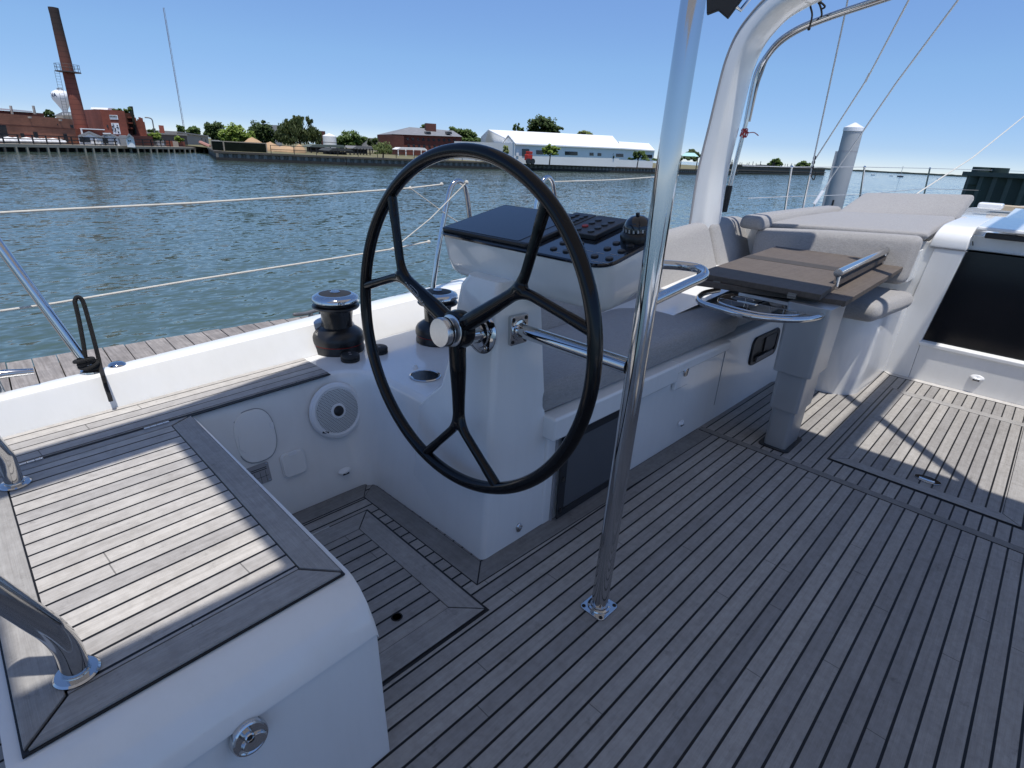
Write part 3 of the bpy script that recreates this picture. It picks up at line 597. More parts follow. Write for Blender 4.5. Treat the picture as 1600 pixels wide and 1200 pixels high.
# mesh pocket
mp = thing('mesh_cover', 'dark woven mesh flap studded over the opening under the aft end of the bench', 'mesh flap', (1.75,1.14,.2))
g = G('woven_mesh'); P = g.pos(); wv = g.n('TexChecker', {'Vector': g.map(P, rot=(0,.78,0)), 'Scale': 320.0}, out=1)
g.p(Base_Color=g.mix(wv, (.035,.036,.04), (.13,.135,.145)), Roughness=.8); MESHM = g.m
MB().loft([[(1.515,1.140,.03),(2.00,1.133,.02),(2.02,1.133,.40),(1.505,1.138,.40)], [(1.515,1.146,.03),(2.00,1.141,.02),(2.02,1.141,.40),(1.505,1.146,.40)]]).build('flap', MESHM, mp)
m_ = MB()
for x0, x1, z0, z1 in ((1.502,1.545,.02,.40),(1.965,2.02,.015,.40),(1.502,2.02,.365,.403),(1.508,2.01,.012,.045)): m_.box(x0,x1,1.1325-.0005*z0*10,1.137,z0,z1)
m_.build('hem', CANVAS, mp)
m_ = MB()
for x, z in ((1.523,.36),(1.523,.20),(1.523,.05),(1.99,.36),(1.99,.18)): m_.lathe([(0,0),(.010,0),(.009,.005),(0,.006)], c=(x,1.1325,z), axis=(0,-1,0), n=16)
m_.build('stud', BLACKM, mp)
MB().box(1.488,1.500,1.150,1.165,.0,.40).build('frame_strip', GREYP, mp)
# vent
vt = thing('bench_pocket', 'black framed recessed pocket in the bench front behind the table leg', 'recess', (3.52,1.13,.33))
cx, cz, hw, hh = 3.535, .337, .215, .092
ol = rrect(hw,hh,.05,6); ol2 = rrect(hw-.035,hh-.022,.035,6)
MB().loft([[(cx+a,1.150,cz+b) for a,b in ol],[(cx+a,1.136,cz+b) for a,b in ol],[(cx+a*.99,1.130,cz+b*.98) for a,b in ol],[(cx+a,1.131,cz+b) for a,b in ol2],[(cx+a,1.1395,cz+b) for a,b in ol2]]).build('frame', BLACKM, vt)
MB().box(cx-.15,cx+.12,1.118,1.128,cz-.068,cz-.040).build('lip', simple('dark_grey_plastic', (.10,.10,.105), .35), vt)
m_ = MB(); m_.box(cx-.02,cx+.16,1.131,1.138,cz-.03,cz+.065); m_.build('inner_box', simple('dark_plastic', (.03,.03,.033), .4), vt)
clam(V((2.53,1.1435,.118)), V((0,-1,0)), V((1,0,0)), V((0,0,1)), 'tiny white clam drain low on the long bench front')

# cushions: rounded, puffed blocks mapped into eight corners
def cushion(name, label, corners, r=.03, puff=.012, mat=FAB, group=None, res=9, cat='cushion', parts=True):
    C = [V(c) for c in corners]                  # bottom 4 then top 4, same order
    Lx = ((C[1]-C[0]).length+(C[2]-C[3]).length)/2; Ly = ((C[3]-C[0]).length+(C[2]-C[1]).length)/2; Lz = ((C[4]-C[0]).length+(C[6]-C[2]).length)/2
    H = (Lx/2, Ly/2, Lz/2); r = min(r, min(H)*.98)
    def samp(h):
        e = [-h + r*(1-math.cos(k/4*math.pi/2)) for k in range(4)]
        mid = [-(h-r) + 2*(h-r)*k/res for k in range(res+1)] if h-r > 1e-4 else [0]
        return e + mid + [-x for x in e[::-1]]
    S = [samp(h) for h in H]; seed = random.random()*50
    def place(q):
        inn = V([max(-(H[i]-r), min(H[i]-r, q[i])) for i in range(3)]); d = V(q)-inn
        p = inn + (d.normalized()*r if d.length > 1e-9 else d)
        a, b, c_ = [max(-1, min(1, p[i]/H[i])) for i in range(3)]
        f = lambda x, y: max(0, (1-x*x))**.5*max(0, (1-y*y))**.5
        p = p + V((math.copysign(puff*.5*f(b,c_), a) if abs(a) > .9 else 0, math.copysign(puff*.5*f(a,c_), b) if abs(b) > .9 else 0, math.copysign(puff*f(a,b), c_) if abs(c_) > .6 else 0))
        nz = noise.noise(V((p.x*2.2+seed, p.y*2.2, p.z*2.2)))*.004 + noise.noise(V((p.x*7+seed, p.y*7, p.z*7)))*.0012
        p = p + p.normalized()*nz
        u, v_, w_ = [(p[i]/H[i]+1)/2 for i in range(3)]
        bt = (C[0]*(1-u)+C[1]*u)*(1-v_) + (C[3]*(1-u)+C[2]*u)*v_; tp = (C[4]*(1-u)+C[5]*u)*(1-v_) + (C[7]*(1-u)+C[6]*u)*v_
        return bt*(1-w_)+tp*w_
    m_ = MB()
    for ax in range(3):
        b_, c_ = [i for i in range(3) if i != ax]
        for sg in (-1, 1):
            gv = []
            for y in S[c_]:
                for x in S[b_]:
                    q = [0,0,0]; q[ax] = sg*H[ax]; q[b_] = x; q[c_] = y; gv.append(place(q))
            nx, ny = len(S[b_]), len(S[c_]); m_.add(gv, [[j*nx+i, j*nx+i+1, (j+1)*nx+i+1, (j+1)*nx+i] for j in range(ny-1) for i in range(nx-1)])
    o = m_.build(name, mat, smooth=180, merge=True, loc=sum(C, V())/8)
    return tag(o, label, cat, group)
GC = 'grey cockpit cushions'
def slab(x0,x1,ya,yb,yc,yd,z0,z1): return [(x0,ya,z0),(x1,yb,z0),(x1,yc,z0),(x0,yd,z0),(x0,ya,z1),(x1,yb,z1),(x1,yc,z1),(x0,yd,z1)]
cushion('seat_cushion', 'long shaded grey seat cushion on the bench behind the wheel', slab(1.405,3.10,1.172,1.165,1.72,1.64,.503,.612), .038, .014, group=GC)
cushion('seat_cushion', 'grey seat cushion on the bench corner half hidden behind the table', slab(3.115,3.92,1.20,1.20,1.80,1.72,.503,.605), .035, .012, group=GC)
MB_ = None
def lean(a, b, th_, zt0, zt1, zb=.585, out=.16):       # a back cushion standing on edge along a-b, leaning outboard
    a, b = V(a), V(b); d = (b-a).normalized(); nrm = V((-d.y, d.x)); A, B = V((a.x,a.y,zb)), V((b.x,b.y,zb)); n3 = V((nrm.x,nrm.y,0))
    tA, tB = V((a.x+nrm.x*out,a.y+nrm.y*out,zt0)), V((b.x+nrm.x*out,b.y+nrm.y*out,zt1))
    return [A, B, B+n3*th_, A+n3*th_, tA, tB, tB+n3*th_, tA+n3*th_]
cushion('back_cushion', 'long grey back cushion behind the instrument console', lean((1.86,1.625),(4.13,1.765),.13,.83,.975), .045, .012, group=GC)
cushion('back_cushion', 'short grey back cushion with a shadow at the foot of the white arch', lean((4.15,1.765),(4.86,1.80),.13,.985,.985), .045, .012, group=GC)
bx = 4.50
f0, f1, f2, f3 = xP(1168,414,bx-.03), xP(1411,446,bx-.03), xP(1441,371,bx+.06), xP(1181,357,bx+.06)
dv = V((.13,0,.0))
cushion('back_cushion', 'wide sunlit grey back cushion across the forward end behind the table', [f0, f1, f1+dv, f0+dv, f3, f2, f2+dv, f3+dv], .045, .010, group=GC)
# sunbed on the coachroof
s0, s1 = xP(1182,347,4.68), xP(1450,364,4.66); s2, s3 = zP(1494,338,1.075), zP(1303,330,1.05)
dn = V((.01,0,-.055))
cushion('sunbed_cushion', 'broad flat grey sunbed cushion on the coachroof above the forward back cushion', [s0+dn, s1+dn, s2+dn, s3+dn, s0, s1, s2, s3], .032, .008, group=GC)
p0, p1 = s3+V((.02,.0,-.02)), s2+V((.02,-.0,-.02)); p2, p3 = xP(1524,303,6.42), xP(1352,300,6.36)
dp = V((.10,0,-.055))
cushion('sunbed_headrest', 'raised grey headrest cushion at the forward end of the sunbed', [p0+dp, p1+dp, p2+dp, p3+dp, p0, p1, p2, p3], .035, .012, group=GC)
b0 = V((4.55, 1.80, .93)); 
q0, q1 = xP(1178,338,4.52), xP(1306,322,6.2)
cushion('side_bolster', 'narrow grey bolster along the outboard edge of the sunbed', [q0+V((0,-.09,-.10)), q1+V((0,-.09,-.10)), q1+V((0,.10,-.10)), q0+V((0,.12,-.10)), q0+V((0,-.06,0)), q1+V((0,-.06,0)), q1+V((0,.08,0)), q0+V((0,.10,0))], .04, .01, group=GC)

# pod seat
pod = thing('pod_seat', 'white rounded seat base beside the companionway bulkhead', 'seat base', (4.4,.85,0))
def podring(z, k):
    o = [(4.795,.655+k*.3,z)] + [(4.30,.672-k*.35,z)] + [(4.10-.02+.0-.14*math.sin(a)*1.0, .672+.17-.17*math.cos(a)-k*.35, z) for a in [i*math.pi/2/9 for i in range(10)]]
    o = [(4.796,.648-k*.2,z),(4.45,.650-k*.2,z)] + [(4.15-.20*math.sin(a)-k*.5, .862-.20*math.cos(a)-k*.2, z) for a in [i*math.pi/2/10 for i in range(11)]] + [(3.935-k*.5,1.0,z),(3.935-k*.5,1.12,z),(4.796,1.12,z)]
    return o
MB().loft([podring(-.01,-.02), podring(.0,-.02), podring(.12,0.0), podring(.42,.055), podring(.525,.065), podring(.54,.055)]).build('body', GEL, pod, smooth=40)
g0 = [(3.86,.655),(4.58,.585),(4.58,1.19),(3.84,1.19)]
cushion('seat_cushion', 'rounded sunlit grey cushion on the white pod seat by the bulkhead', [(x,y,.541) for x,y in g0]+[(x,y,.65) for x,y in g0], .05, .012, group=GC)

# table
TZ = .845
tb = thing('folding_table', 'folded grey teak cockpit table on a telescopic leg with steel handle', 'table', (2.98,.76,0))
def tz(px, py, z): return zP(px, py, z)
u0, u1, u2, u3 = tz(1088.5,426,TZ), tz(1283,460.5,TZ), tz(1362,404,TZ), tz(1213,384.5,TZ)
l0, l1, l2, l3 = tz(1088,438,TZ-.0305), tz(1322,470.5,TZ-.0305), tz(1412,417,TZ-.0305), tz(1213,392,TZ-.0305)
th_ = V((0,0,-.029))
mid_a, mid_b = .52, .575
def lerp(a, b, t): return a+(b-a)*t
g = MB(); g.prism([u0,u1,u2,u3], th_); up_ = g.build('upper_leaf', TABLEM, tb, bevel=.003)
g = MB(); za = V((0,0,.0012))
MB().prism([lerp(u0,u3,.50)+za*.2, lerp(u1,u2,.50)+za*.2, lerp(u1,u2,.60)+za*.2, lerp(u0,u3,.60)+za*.2], za).build('cross_stripe', teak('stripe_teak', lines=False, along='y', tone=.16, warm=.3), up_)  # darker stripe across the upper leaf
g = MB(); g.prism([l0,l1,l2,l3], th_); lo_ = g.build('lower_leaf', TABLEM, tb, bevel=.003)
HN = V((-1,0,0))
for px, py in ((1120,444),(1238,463)):
    c = xP(px, py-3, u0.x-.002) ; m_ = MB(); e = (u1-u0).normalized()
    m_.obox(c+V((-.002,0,.0)), e*.019, V((0,0,.006)), V((.002,0,0))); m_.obox(c+V((-.003,0,-.014)), e*.019, V((0,0,.006)), V((.002,0,0)))
    m_.tube([c+V((-.005,0,-.007))-e*.02, c+V((-.005,0,-.007))+e*.02], .0045, 10); m_.build('hinge', simple('brass_grey', (.25,.24,.22), .35, .8), lo_)
# handle
ha, hb = zP(1304,452,TZ-.03), zP(1378,412,TZ-.03); hd = (hb-ha).normalized(); H_ = V((0,0,.088))
MB().tube([ha+H_-hd*.025, hb+H_+hd*.06], .021, 24).build('handle_bar', STEEL, tb)
for q in (ha, hb): MB().tube([q, q+H_], .0145, 18).build('handle_post', STEEL, tb)
hs = MB(); hs.obox((ha+hb)/2+V((0,0,.038)), hd*(hb-ha).length*.5, hd.cross(V((0,0,1)))*.014, V((0,0,.016))); hs.build('wood_strip', TABLEM, tb, bevel=.002)
# leg
lc = V((2.985,.762,0))
for nm, z0, z1, hx, hy in (('lower_leg',0,.24,.104,.0575),('middle_leg',.228,.445,.120,.072),('upper_leg',.432,.79,.136,.093)):
    hx2 = hx
    mb2 = MB(); o0 = rrect(hx, hy, .022, 5); 
    mb2.loft([[(lc.x+a, lc.y+b, z0) for a, b in o0], [(lc.x+a, lc.y+b*(1.08 if nm == 'upper_leg' else 1.03), z1) for a, b in o0]]); mb2.build(nm, LEGM, tb, bevel=.002, seg=2)
MB().flat([(lc.x+a, lc.y+b) for a, b in rrect(.128,.080,.03,6)], .0, .0075).build('foot_plate', BLACKM, tb, bevel=.002)
MB().box(lc.x-.12,lc.x+.40,lc.y-.085,lc.y+.35,TZ-.078,TZ-.062).build('mount_plate', BRUSHED, tb)
# cup ring at the aft end
ZR = .755
rg = [zP(1145,470,ZR), zP(1098,459,ZR), zP(1093,471,ZR), zP(1130,484,ZR), zP(1180,495.5,ZR), zP(1240,500,ZR), zP(1278,496,ZR), zP(1293,486,ZR), zP(1310,474,ZR)]
rg[0] = V((2.95,rg[1].y-.01,ZR)); rg[-1] = V((2.99,rg[-2].y+.01,ZR))
ct = thing('cup_rack', 'polished steel rack with cup rings hung under the aft edge of the table', 'cup rack', (2.75,1.0,ZR))
MB().tube(smoothpath(rg, 8), .0145, 18).build('outer_tube', STEEL, ct)
r2 = [p*.72+V((2.93,.96,ZR-.02))*.28 for p in rg]
MB().tube(smoothpath(r2, 6), .006, 12).build('inner_tube', STEEL, ct)
pl_ = MB()
hole_c = [(zP(1160,467,ZR), .052), (zP(1222,477,ZR), .052)]
for (hc, hr) in hole_c:
    k = 40; outer = []; inn = []
    for i in range(k):
        a = 2*math.pi*i/k; cx_, sx_ = math.cos(a), math.sin(a); mx = max(abs(cx_), abs(sx_))
        outer.append(hc+V((cx_/mx*.078, sx_/mx*.098, 0))); inn.append(hc+V((cx_*hr, sx_*hr*1.15, 0)))
    dz = V((0,0,-.004))
    pl_.loft([inn, outer, [p+dz for p in outer], [p+dz for p in inn], inn], cap=False)
pl_.build('holder_plate', STEEL, ct, smooth=30)
m_ = MB()
for (hc, hr) in hole_c: m_.lathe([(.030,-.062),(.046,-.060),(.048,-.055),(.046,-.050),(.030,-.052)], c=hc, n=28)
m_.build('cup_base', BLACKM, ct)
m_ = MB()
for (hc, hr) in hole_c:
    for a in (0, 2.1, 4.2): m_.tube([hc+V((.05*math.cos(a),.056*math.sin(a),-.004)), hc+V((.044*math.cos(a),.044*math.sin(a),-.055))], .003, 6)
m_.build('cup_strut', STEEL, ct)

# ------------------------------------------------ companionway bulkhead
bk = thing('bulkhead', 'white cockpit bulkhead framing the dark companionway opening', 'bulkhead', (4.9,.1,0))
BX = 4.80
ZS = .285
m_ = MB()
m_.box(BX,BX+.05,-1.9,.49,-.01,ZS-.012); m_.box(BX+.004,BX+.05,.55,1.98,-.01,.965)                                     # below the sill
sl = MB().loft([[(BX-.012,y,ZS-.03),(BX-.012,y,ZS-.006),(BX-.002,y,ZS),(BX+.16,y,ZS+.006),(BX+.16,y,ZS-.03)] for y in (-1.9,.505)]); sl.build('sill', GEL, bk, bevel=.004)
m_.build('lower_wall', GEL2, bk, bevel=.002)
# pillar: tapers up, opening edge slants inboard at the bottom
pf = [xP(1378,578,BX), V((BX,.499,.0)), xP(1440,529,BX), xP(1509,393,BX), xP(1492,362,BX), V((BX,.50,1.02)), xP(1445,391,BX)]
out_b, in_b = .672, .492; out_t, in_t = .60, .424
pil = MB().loft([[(BX-.006,out_b,-.01),(BX-.006,in_b,-.01),(BX+.19,in_b,-.01),(BX+.19,out_b,-.01)],[(BX-.006,.655,.30),(BX-.006,in_b,ZS),(BX+.19,in_b,ZS),(BX+.19,.655,.30)],[(BX-.006,out_t,.93),(BX-.006,in_t,.935),(BX+.19,in_t,.935),(BX+.19,out_t,.93)]])
pil.build('pillar', GEL2, bk, bevel=.008, seg=3)
MB().box(BX-.009,BX+.02,.418,.622,.930,.9345).build('pillar_joint', GREYP, bk)
m_ = MB(); yo, yi = .640, .422
ring = []
for x, z in ((BX-.008,.936),(BX-.008,.985),(BX+.01,1.030),(BX+.06,1.062),(BX+.15,1.085),(BX+.9,1.105),(BX+.9,.936)):
    ring.append((x,z))
m_.loft([[(x,yo-.03*(z-.93)/.15,z) for x,z in ring],[(x,yi,z) for x,z in ring]]); m_.build('hatch_cheek', GEL, bk, bevel=.012, seg=3)
m_ = MB().loft([[(BX+.10,-1.9,.935),(BX+.10,.43,.935),(BX+.16,.43,.935),(BX+.16,-1.9,.935)],[(BX+.10,-1.9,1.03),(BX+.10,.43,1.03),(BX+.16,.43,1.03),(BX+.16,-1.9,1.03)]]); m_.build('header', GEL2, bk, bevel=.004)
hr_ = MB().box(BX+.02,BX+.085,-1.9,.36,1.028,1.062); hr_.build('sliding_hatch_rail', BLACKM, bk, bevel=.006)
MB().loft([[(BX-.01,-1.9,1.075),(BX-.01,.41,1.075),(BX+.9,.41,1.105),(BX+.9,-1.9,1.105)],[(BX-.005,-1.9,1.098),(BX-.005,.41,1.098),(BX+.9,.41,1.125),(BX+.9,-1.9,1.125)]]).build('sliding_hatch', GEL, bk, bevel=.008, seg=3)
MB().tube([(BX-.004,.408,1.0),(BX+.03,.408,.99),(BX+.09,.408,.97)], .004, 6).build('gasket', RUBBER, bk)
m_ = MB(); m_.quad((BX+.19,.50,-.6),(BX+.19,.50,.94),(BX+2.6,.9,.94),(BX+2.6,.9,-.6)); m_.quad((BX+2.6,.9,-.6),(BX+2.6,.9,.94),(BX+2.6,-2,.94),(BX+2.6,-2,-.6)); m_.quad((BX+.05,.9,-.6),(BX+2.6,.9,-.6),(BX+2.6,-2,-.6),(BX+.05,-2,-.6)); m_.quad((BX+.16,.9,.94),(BX+2.6,.9,.94),(BX+2.6,-2,.94),(BX+.16,-2,.94)); m_.quad((BX+.05,-1.95,-.6),(BX+2.6,-1.95,-.6),(BX+2.6,-1.95,.94),(BX+.05,-1.95,.94))
m_.build('cabin_interior', DARK, bk, smooth=0)
m_ = MB().box(BX+.045,BX+.06,-1.9,.49,ZS-.01,.93); gl = G('smoked_glass'); gl.p(Base_Color=(.004,.004,.005), Roughness=.12); m_.build('companionway_door', gl.m, bk)
clam(V((BX,.118,.116)), V((-1,0,0)), V((0,-1,0)), V((0,0,1)), 'small white clam vent on the bulkhead under the companionway sill', 1.35)
q = xP(1490,551,BX-.004); 
# coachroof
cr_ = thing('coachroof', 'white coachroof under the sunbed and forward deck', 'coachroof', (6.5,.5,.6))
secs = []
for x, z, yp in ((4.86,.925,1.66),(5.2,.955,1.66),(6.0,1.0,1.62),(7.2,1.03,1.5),(9.0,1.03,1.25),(11.0,.98,.8)):
    secs.append([(x,-2.2,z-.35),(x,-1.8,z),(x,.3,z+.02),(x,yp-.1,z),(x,yp,z-.03),(x,yp+.12,z-.3)])
MB().loft(secs, closed=False).build('roof', GEL, cr_, smooth=40)
MB().loft([[(5.72,-2.0,1.055),(5.72,.37,1.055),(5.75,.37,1.10),(5.75,-2.0,1.10)],[(7.6,-2.0,1.085),(7.6,.42,1.085),(7.6,.42,1.125),(7.6,-2.0,1.125)]]).build('roof_step', GEL, cr_, bevel=.015, seg=3)
m_ = MB(); m_.loft([[(7.9,-3.0,1.075),(8.1,.66,1.075),(8.45,.64,1.075),(8.3,-3.0,1.075)],[(7.9,-3.0,1.12),(8.1,.66,1.12),(8.45,.64,1.12),(8.3,-3.0,1.12)]]); m_.build('spray_rail', simple('tan_wood', (.45,.36,.24), .6), cr_)
MB().box(7.45,7.62,.50,.70,1.10,1.16).build('hatch_hinge_block', GEL, cr_, bevel=.02, seg=3)
MB().box(4.60,4.90,.66,1.70,.70,.915).build('sunbed_base', GEL, cr_, bevel=.01)
# side deck and hull
secs = []
for x, yo, zo in ((2.2,2.66,.60),(3.5,2.70,.66),(5,2.66,.70),(7,2.45,.76),(9,2.05,.82),(11,1.45,.88),(13,.55,.95),(14,0,.98)):
    secs.append([(x,max(yo-1.3,-1.0),zo+.0),(x,yo-.05,zo),(x,yo-.045,zo+.035),(x,yo,zo+.035),(x,yo+.01,zo-.2),(x,yo-.15,-1.2)])
sdk = MB().loft(secs, closed=False).build('side_deck', GEL2, cr_, smooth=30)

# ------------------------------------------------ arch, bimini, spray-hood frame
ar = thing('targa_arch', 'tall white glossy moulded arch leg curving inboard over the cockpit', 'arch', (4.2,2.08,.7))
AX = 4.20
ctr = [((1100,345),.150),((1112,270),.146),((1129,200),.142),((1146,130),.138),((1156,96),.136),((1170,64),.134),((1190,36),.132),((1218,8),.130),((1262,-18),.128),((1330,-48),.125),((1480,-92),.12)]
path = [xP(*c_, AX+.02) for c_, _ in ctr]; path[0] = path[0]; path = [path[0]+(path[0]-path[1])*1.1] + path; wd = [.152] + [w_ for _, w_ in ctr]
sp_ = smoothpath(path, 5); rings = []
for i, p in enumerate(sp_):
    t = i/(len(sp_)-1)*(len(wd)-1); k = int(min(t, len(wd)-2)); wv = wd[k]+(wd[k+1]-wd[k])*(t-k)
    a = sp_[max(i-1,0)]; b = sp_[min(i+1,len(sp_)-1)]; T = (b-a).normalized(); X = V((1,0,0)); X = (X-T*X.dot(T)).normalized(); Y = T.cross(X)
    prof = [(-.145,-.055),(-.15,-.03),(-.15,.03),(-.135,.055),(-.06,.078),(.06,.085),(.145,.075),(.165,.05),(.165,-.045),(.145,-.07),(.05,-.082),(-.07,-.078)]
    fl_k = 1+.30*max(0, 1-i/(len(sp_)*.36)); rings.append([p+X*(u*.86)+Y*(v_*fl_k) for u, v_ in prof])
MB().loft(rings).build('leg', GEL, ar, sub=2, smooth=180)
edge = [r_[2]*.5+r_[3]*.5 for r_ in rings]
MB().tube(edge[::1], .009, 8).build('edge_trim', GREYP, ar)
bm_ = thing('bimini_canopy', 'dark canvas bimini canopy overhead, one corner showing beside the arch', 'canopy', (1.3,0,2.4))
BZ = 2.42
PEP = [(-2.1,1.42),(-.35,1.58),(.11,1.625),(.25,1.65),(1.05,1.86),(1.75,1.94),(2.93,2.0)]
def pe(x):
    for (a, p), (b, q) in zip(PEP[:-1], PEP[1:]):
        if a <= x <= b: return p+(q-p)*(x-a)/(b-a)                                    # port edge shaped to lay its shadow along the side deck
def bz(x, y): return BZ+.06*(1-((y-.1)/1.9)**2) - .02*((x-1)/3)**2
xs = [-2.1,-1.2,-.35,.11,.66,1.2,2.1,2.5,2.93]; ys = [-1.75,-1.0,-.2,.60]; m_ = MB()
op = [(-.35,.60),(.11,.60),(.11,1.365),(-.35,1.325)]  # opening shaped to drop the patch of sun on the locker lid
def flatq(*q): m_.add([(x,y,bz(x,y)) for x,y in q], [[0,1,2,3]])
for i in range(len(xs)-1):
    for j in range(len(ys)-1):
        flatq((xs[i],ys[j]),(xs[i+1],ys[j]),(xs[i+1],ys[j+1]),(xs[i],ys[j+1]))
m_.add([(x,y,bz(x,y)) for x,y in [(-2.1,.60),(-.35,.60),op[3],(-.35,pe(-.35)),(-2.1,pe(-2.1))]], [[0,1,2,3,4]])
m_.add([(x,y,bz(x,y)) for x,y in [op[3],op[2],(.11,pe(.11)),(-.35,pe(-.35))]], [[0,1,2,3]])
m_.add([(x,y,bz(x,y)) for x,y in [op[2],(.11,.60),(2.93,.60)]+[q_ for q_ in PEP[::-1] if q_[0] >= .10]], [list(range(3+5))])
cv_ = m_.build('canvas', AWNING, bm_, merge=True, smooth=60)
fp = [xP(1104,-18,4.1), xP(1104,22,4.1), xP(1122,15,4.1), xP(1137,28,4.1), xP(1149,12,4.1), xP(1168,-14,4.1)]
m_ = MB().prism(fp, V((.05,.02,.0))); m_.build('corner_flap', CANVAS, bm_, bevel=.006)
MB().tube([xP(1150,10,4.12), xP(1157,16,4.16), xP(1175,-6,4.2)], .012, 10).build('corner_fitting', STEEL, bm_)
sf = thing('frame_tube', 'bent steel spray hood tube running up beside the white arch', 'frame tube', xP(1131,330,4.48))
tp = [(1131,331),(1139,296),(1152,244),(1166,190),(1178,132),(1186,108),(1197,88),(1213,68),(1232,53),(1258,39),(1300,23),(1345,8),(1400,-10)]
tpath = smoothpath([xP(*q, 4.48) for q in tp], 5)
MB().tube(tpath, .0165, 14).build('tube', STEEL, sf)
off = V((.015,-.036,.0))
m_ = MB()
for k, r_ in ((1,.0085),(.52,.006),(-.55,.006)):
    pth = [xP(q[0]+ (5*k if i < 6 else 2*k), q[1]+(0 if i < 4 else 5*k), 4.50) for i, q in enumerate(tp)][3:]
    m_.tube(smoothpath(pth, 5), r_, 8)
m_.build('hood_piping', simple('grey_piping', (.42,.42,.41), .5), sf)
MB().tube([xP(1131,331,4.47), xP(1135,312,4.47), xP(1140,290,4.47)], [.024,.026,.024], 14).build('rubber_boot', RUBBER, sf)
m_ = MB(); rnd = random.Random(3)
for k in range(5): m_.tube(smoothpath([xP(1160+rnd.uniform(-4,10), 206+rnd.uniform(-6,10), 4.44) for _ in range(5)], 4), .004, 6)
m_.tube(smoothpath([xP(1168,208,4.44), xP(1178,207,4.44), xP(1185,212,4.44)], 4), .0035, 6)
tag(m_.build('cord_lashing', simple('red_cord', (.42,.06,.06), .8)), 'frayed red cord lashing tied round the bent steel tube', 'cord')
m_ = MB()
for ps in ([(1272,-12),(1266,6),(1269,24),(1264,46)], [(1272,-8),(1281,8),(1284,22),(1282,27)], [(1270,-4),(1280,2),(1289,10),(1284,14)], [(1280,-14),(1284,-2),(1278,6)]):
    m_.tube(smoothpath([xP(a,b,4.40) for a, b in ps], 5), .006, 7)
m_.ball(xP(1271,-2,4.40), .022, 8); m_.ball(xP(1264,45,4.40), .011, 8)
tag(m_.build('sail_tie', ROPEB), 'knotted black cord hanging between the arch and the bent tube', 'cord')

# ------------------------------------------------ stanchions, lifelines, rigging on the port side
WIRE = simple('wire', (.42,.43,.44), .45, .0, .03)
b = zP(144,580,.618); ps_ = thing('stern_rail_leg', 'slanting steel stern rail leg rising out of frame at far left', 'rail leg', b)
MB().tube([b, xP(-60,300,b.x-.62) if False else b+(yP(0,385,2.40)-b)*1.6], .0155, 20).build('tube', STEEL, ps_)
MB().lathe([(0,0),(.034,0),(.033,.006),(.022,.010),(.020,.028),(.0165,.030)], c=b, n=32).build('foot', STEEL, ps_)
pt = [yP(x_,y_,2.30) for x_,y_ in [(139,574),(134,560),(130,535),(124,503),(119,480),(117,471),(120,464.5),(126,466),(131,475),(140,506),(148,536),(154,560)]] + [yP(158,577,2.275), zP(161.5,589,.632), yP(164,598,2.222), yP(166,605,2.203), yP(168.5,612,2.192), yP(171,619,2.180), yP(173.5,627,2.170)]
rp_ = thing('tied_rope', 'short black rope looped and knotted round the foot of the stern rail leg', 'rope', b)
MB().tube(smoothpath(pt, 7), .0068, 10).build('loop', ROPEB, rp_)
m_ = MB()
for k in range(4):
    zc = .018+.009*k; m_.tube([b+V((-.012*k*.4+(.022+.004*(k%2))*math.cos(a), .004*k*0+(.022+.004*(k%2))*math.sin(a), zc+.006*math.sin(a+k))) for a in [i*math.pi/8 for i in range(16)]], .0070, 8, closed=True)
m_.build('knot', ROPEB, rp_)
# fairlead bar at the left edge
q0, q1 = zP(-40,594,.665), zP(53,580,.665)
fl_ = thing('mooring_cleat', 'low flat steel mooring cleat on the coaming at the left edge', 'cleat', (q0+q1)/2-V((0,0,.05)))
MB().tube([q0,(q0+q1)/2+V((0,0,.006)),q1], [.012,.014,.010], 14).build('horn', STEEL, fl_)
MB().tube([q0*.7+q1*.3-V((0,0,.055)), q0*.7+q1*.3], [.02,.012], 14).build('foot', STEEL, fl_)

YH = 2.50
def hoop(pxs, label, r=.0145):
    pts = [yP(*q, YH) for q in pxs]; t = thing('gate_stanchion', label, 'stanchion', pts[0], 'steel hoop gate stanchions')
    MB().tube(smoothpath(pts, 8), r, 16).build('hoop', STEEL, t); return t, pts
hA, _ = hoop([(676,452),(684,395),(696,330),(702,302),(707,289),(716,283),(725,289),(729,302),(734,340),(739,390)], 'steel hoop gate stanchion seen inside the wheel to the left of the console')
hB, _ = hoop([(826,392),(836,330),(842,298),(848,283),(856,277),(863,284),(866,300),(872,345),(878,395)], 'steel hoop gate stanchion mostly hidden behind the right side of the wheel rim')
def wire(name, pts, r, mat, label, cat, knots=(), group=None):
    t = thing(name, label, cat, pts[0], group); MB().tube(pts, r, 8).build('line', mat, t)
    for k, rr in knots:
        MB().ball(k, rr, 8).build('lashing_knot', ROPEW, t)
    return t
LG = 'lifelines along the port rail'
wire('lifeline', [yP(-80,337,YH-.04), yP(0,332.5,YH-.04), yP(100,327,YH-.04)] + [yP(300,317.5,YH-.02), yP(520,303,YH), yP(640,294,YH), yP(692,288,YH)], .0042, ROPEW, 'upper white lifeline crossing the water from the left edge to the hoop', 'lifeline', [(yP(641,294,YH),.010),(yP(690,288,YH),.011)], LG)
wire('lifeline', [yP(-80,500,YH-.04), yP(0,486,YH-.04), yP(85,474,YH-.02), yP(300,438,YH-.01), yP(520,404,YH), yP(614,389,YH), yP(672,377,YH)], .0042, ROPEW, 'lower white lifeline passing behind the black rope to the hoop', 'lifeline', [(yP(614,389,YH),.010),(yP(670,378,YH),.011)], LG)
wire('brace_line', [yP(641,294,YH-.01), yP(700,337,YH-.01), yP(770,383,YH-.01)], .003, ROPEW, 'thin brace line slanting down to the right across the gate', 'brace line')
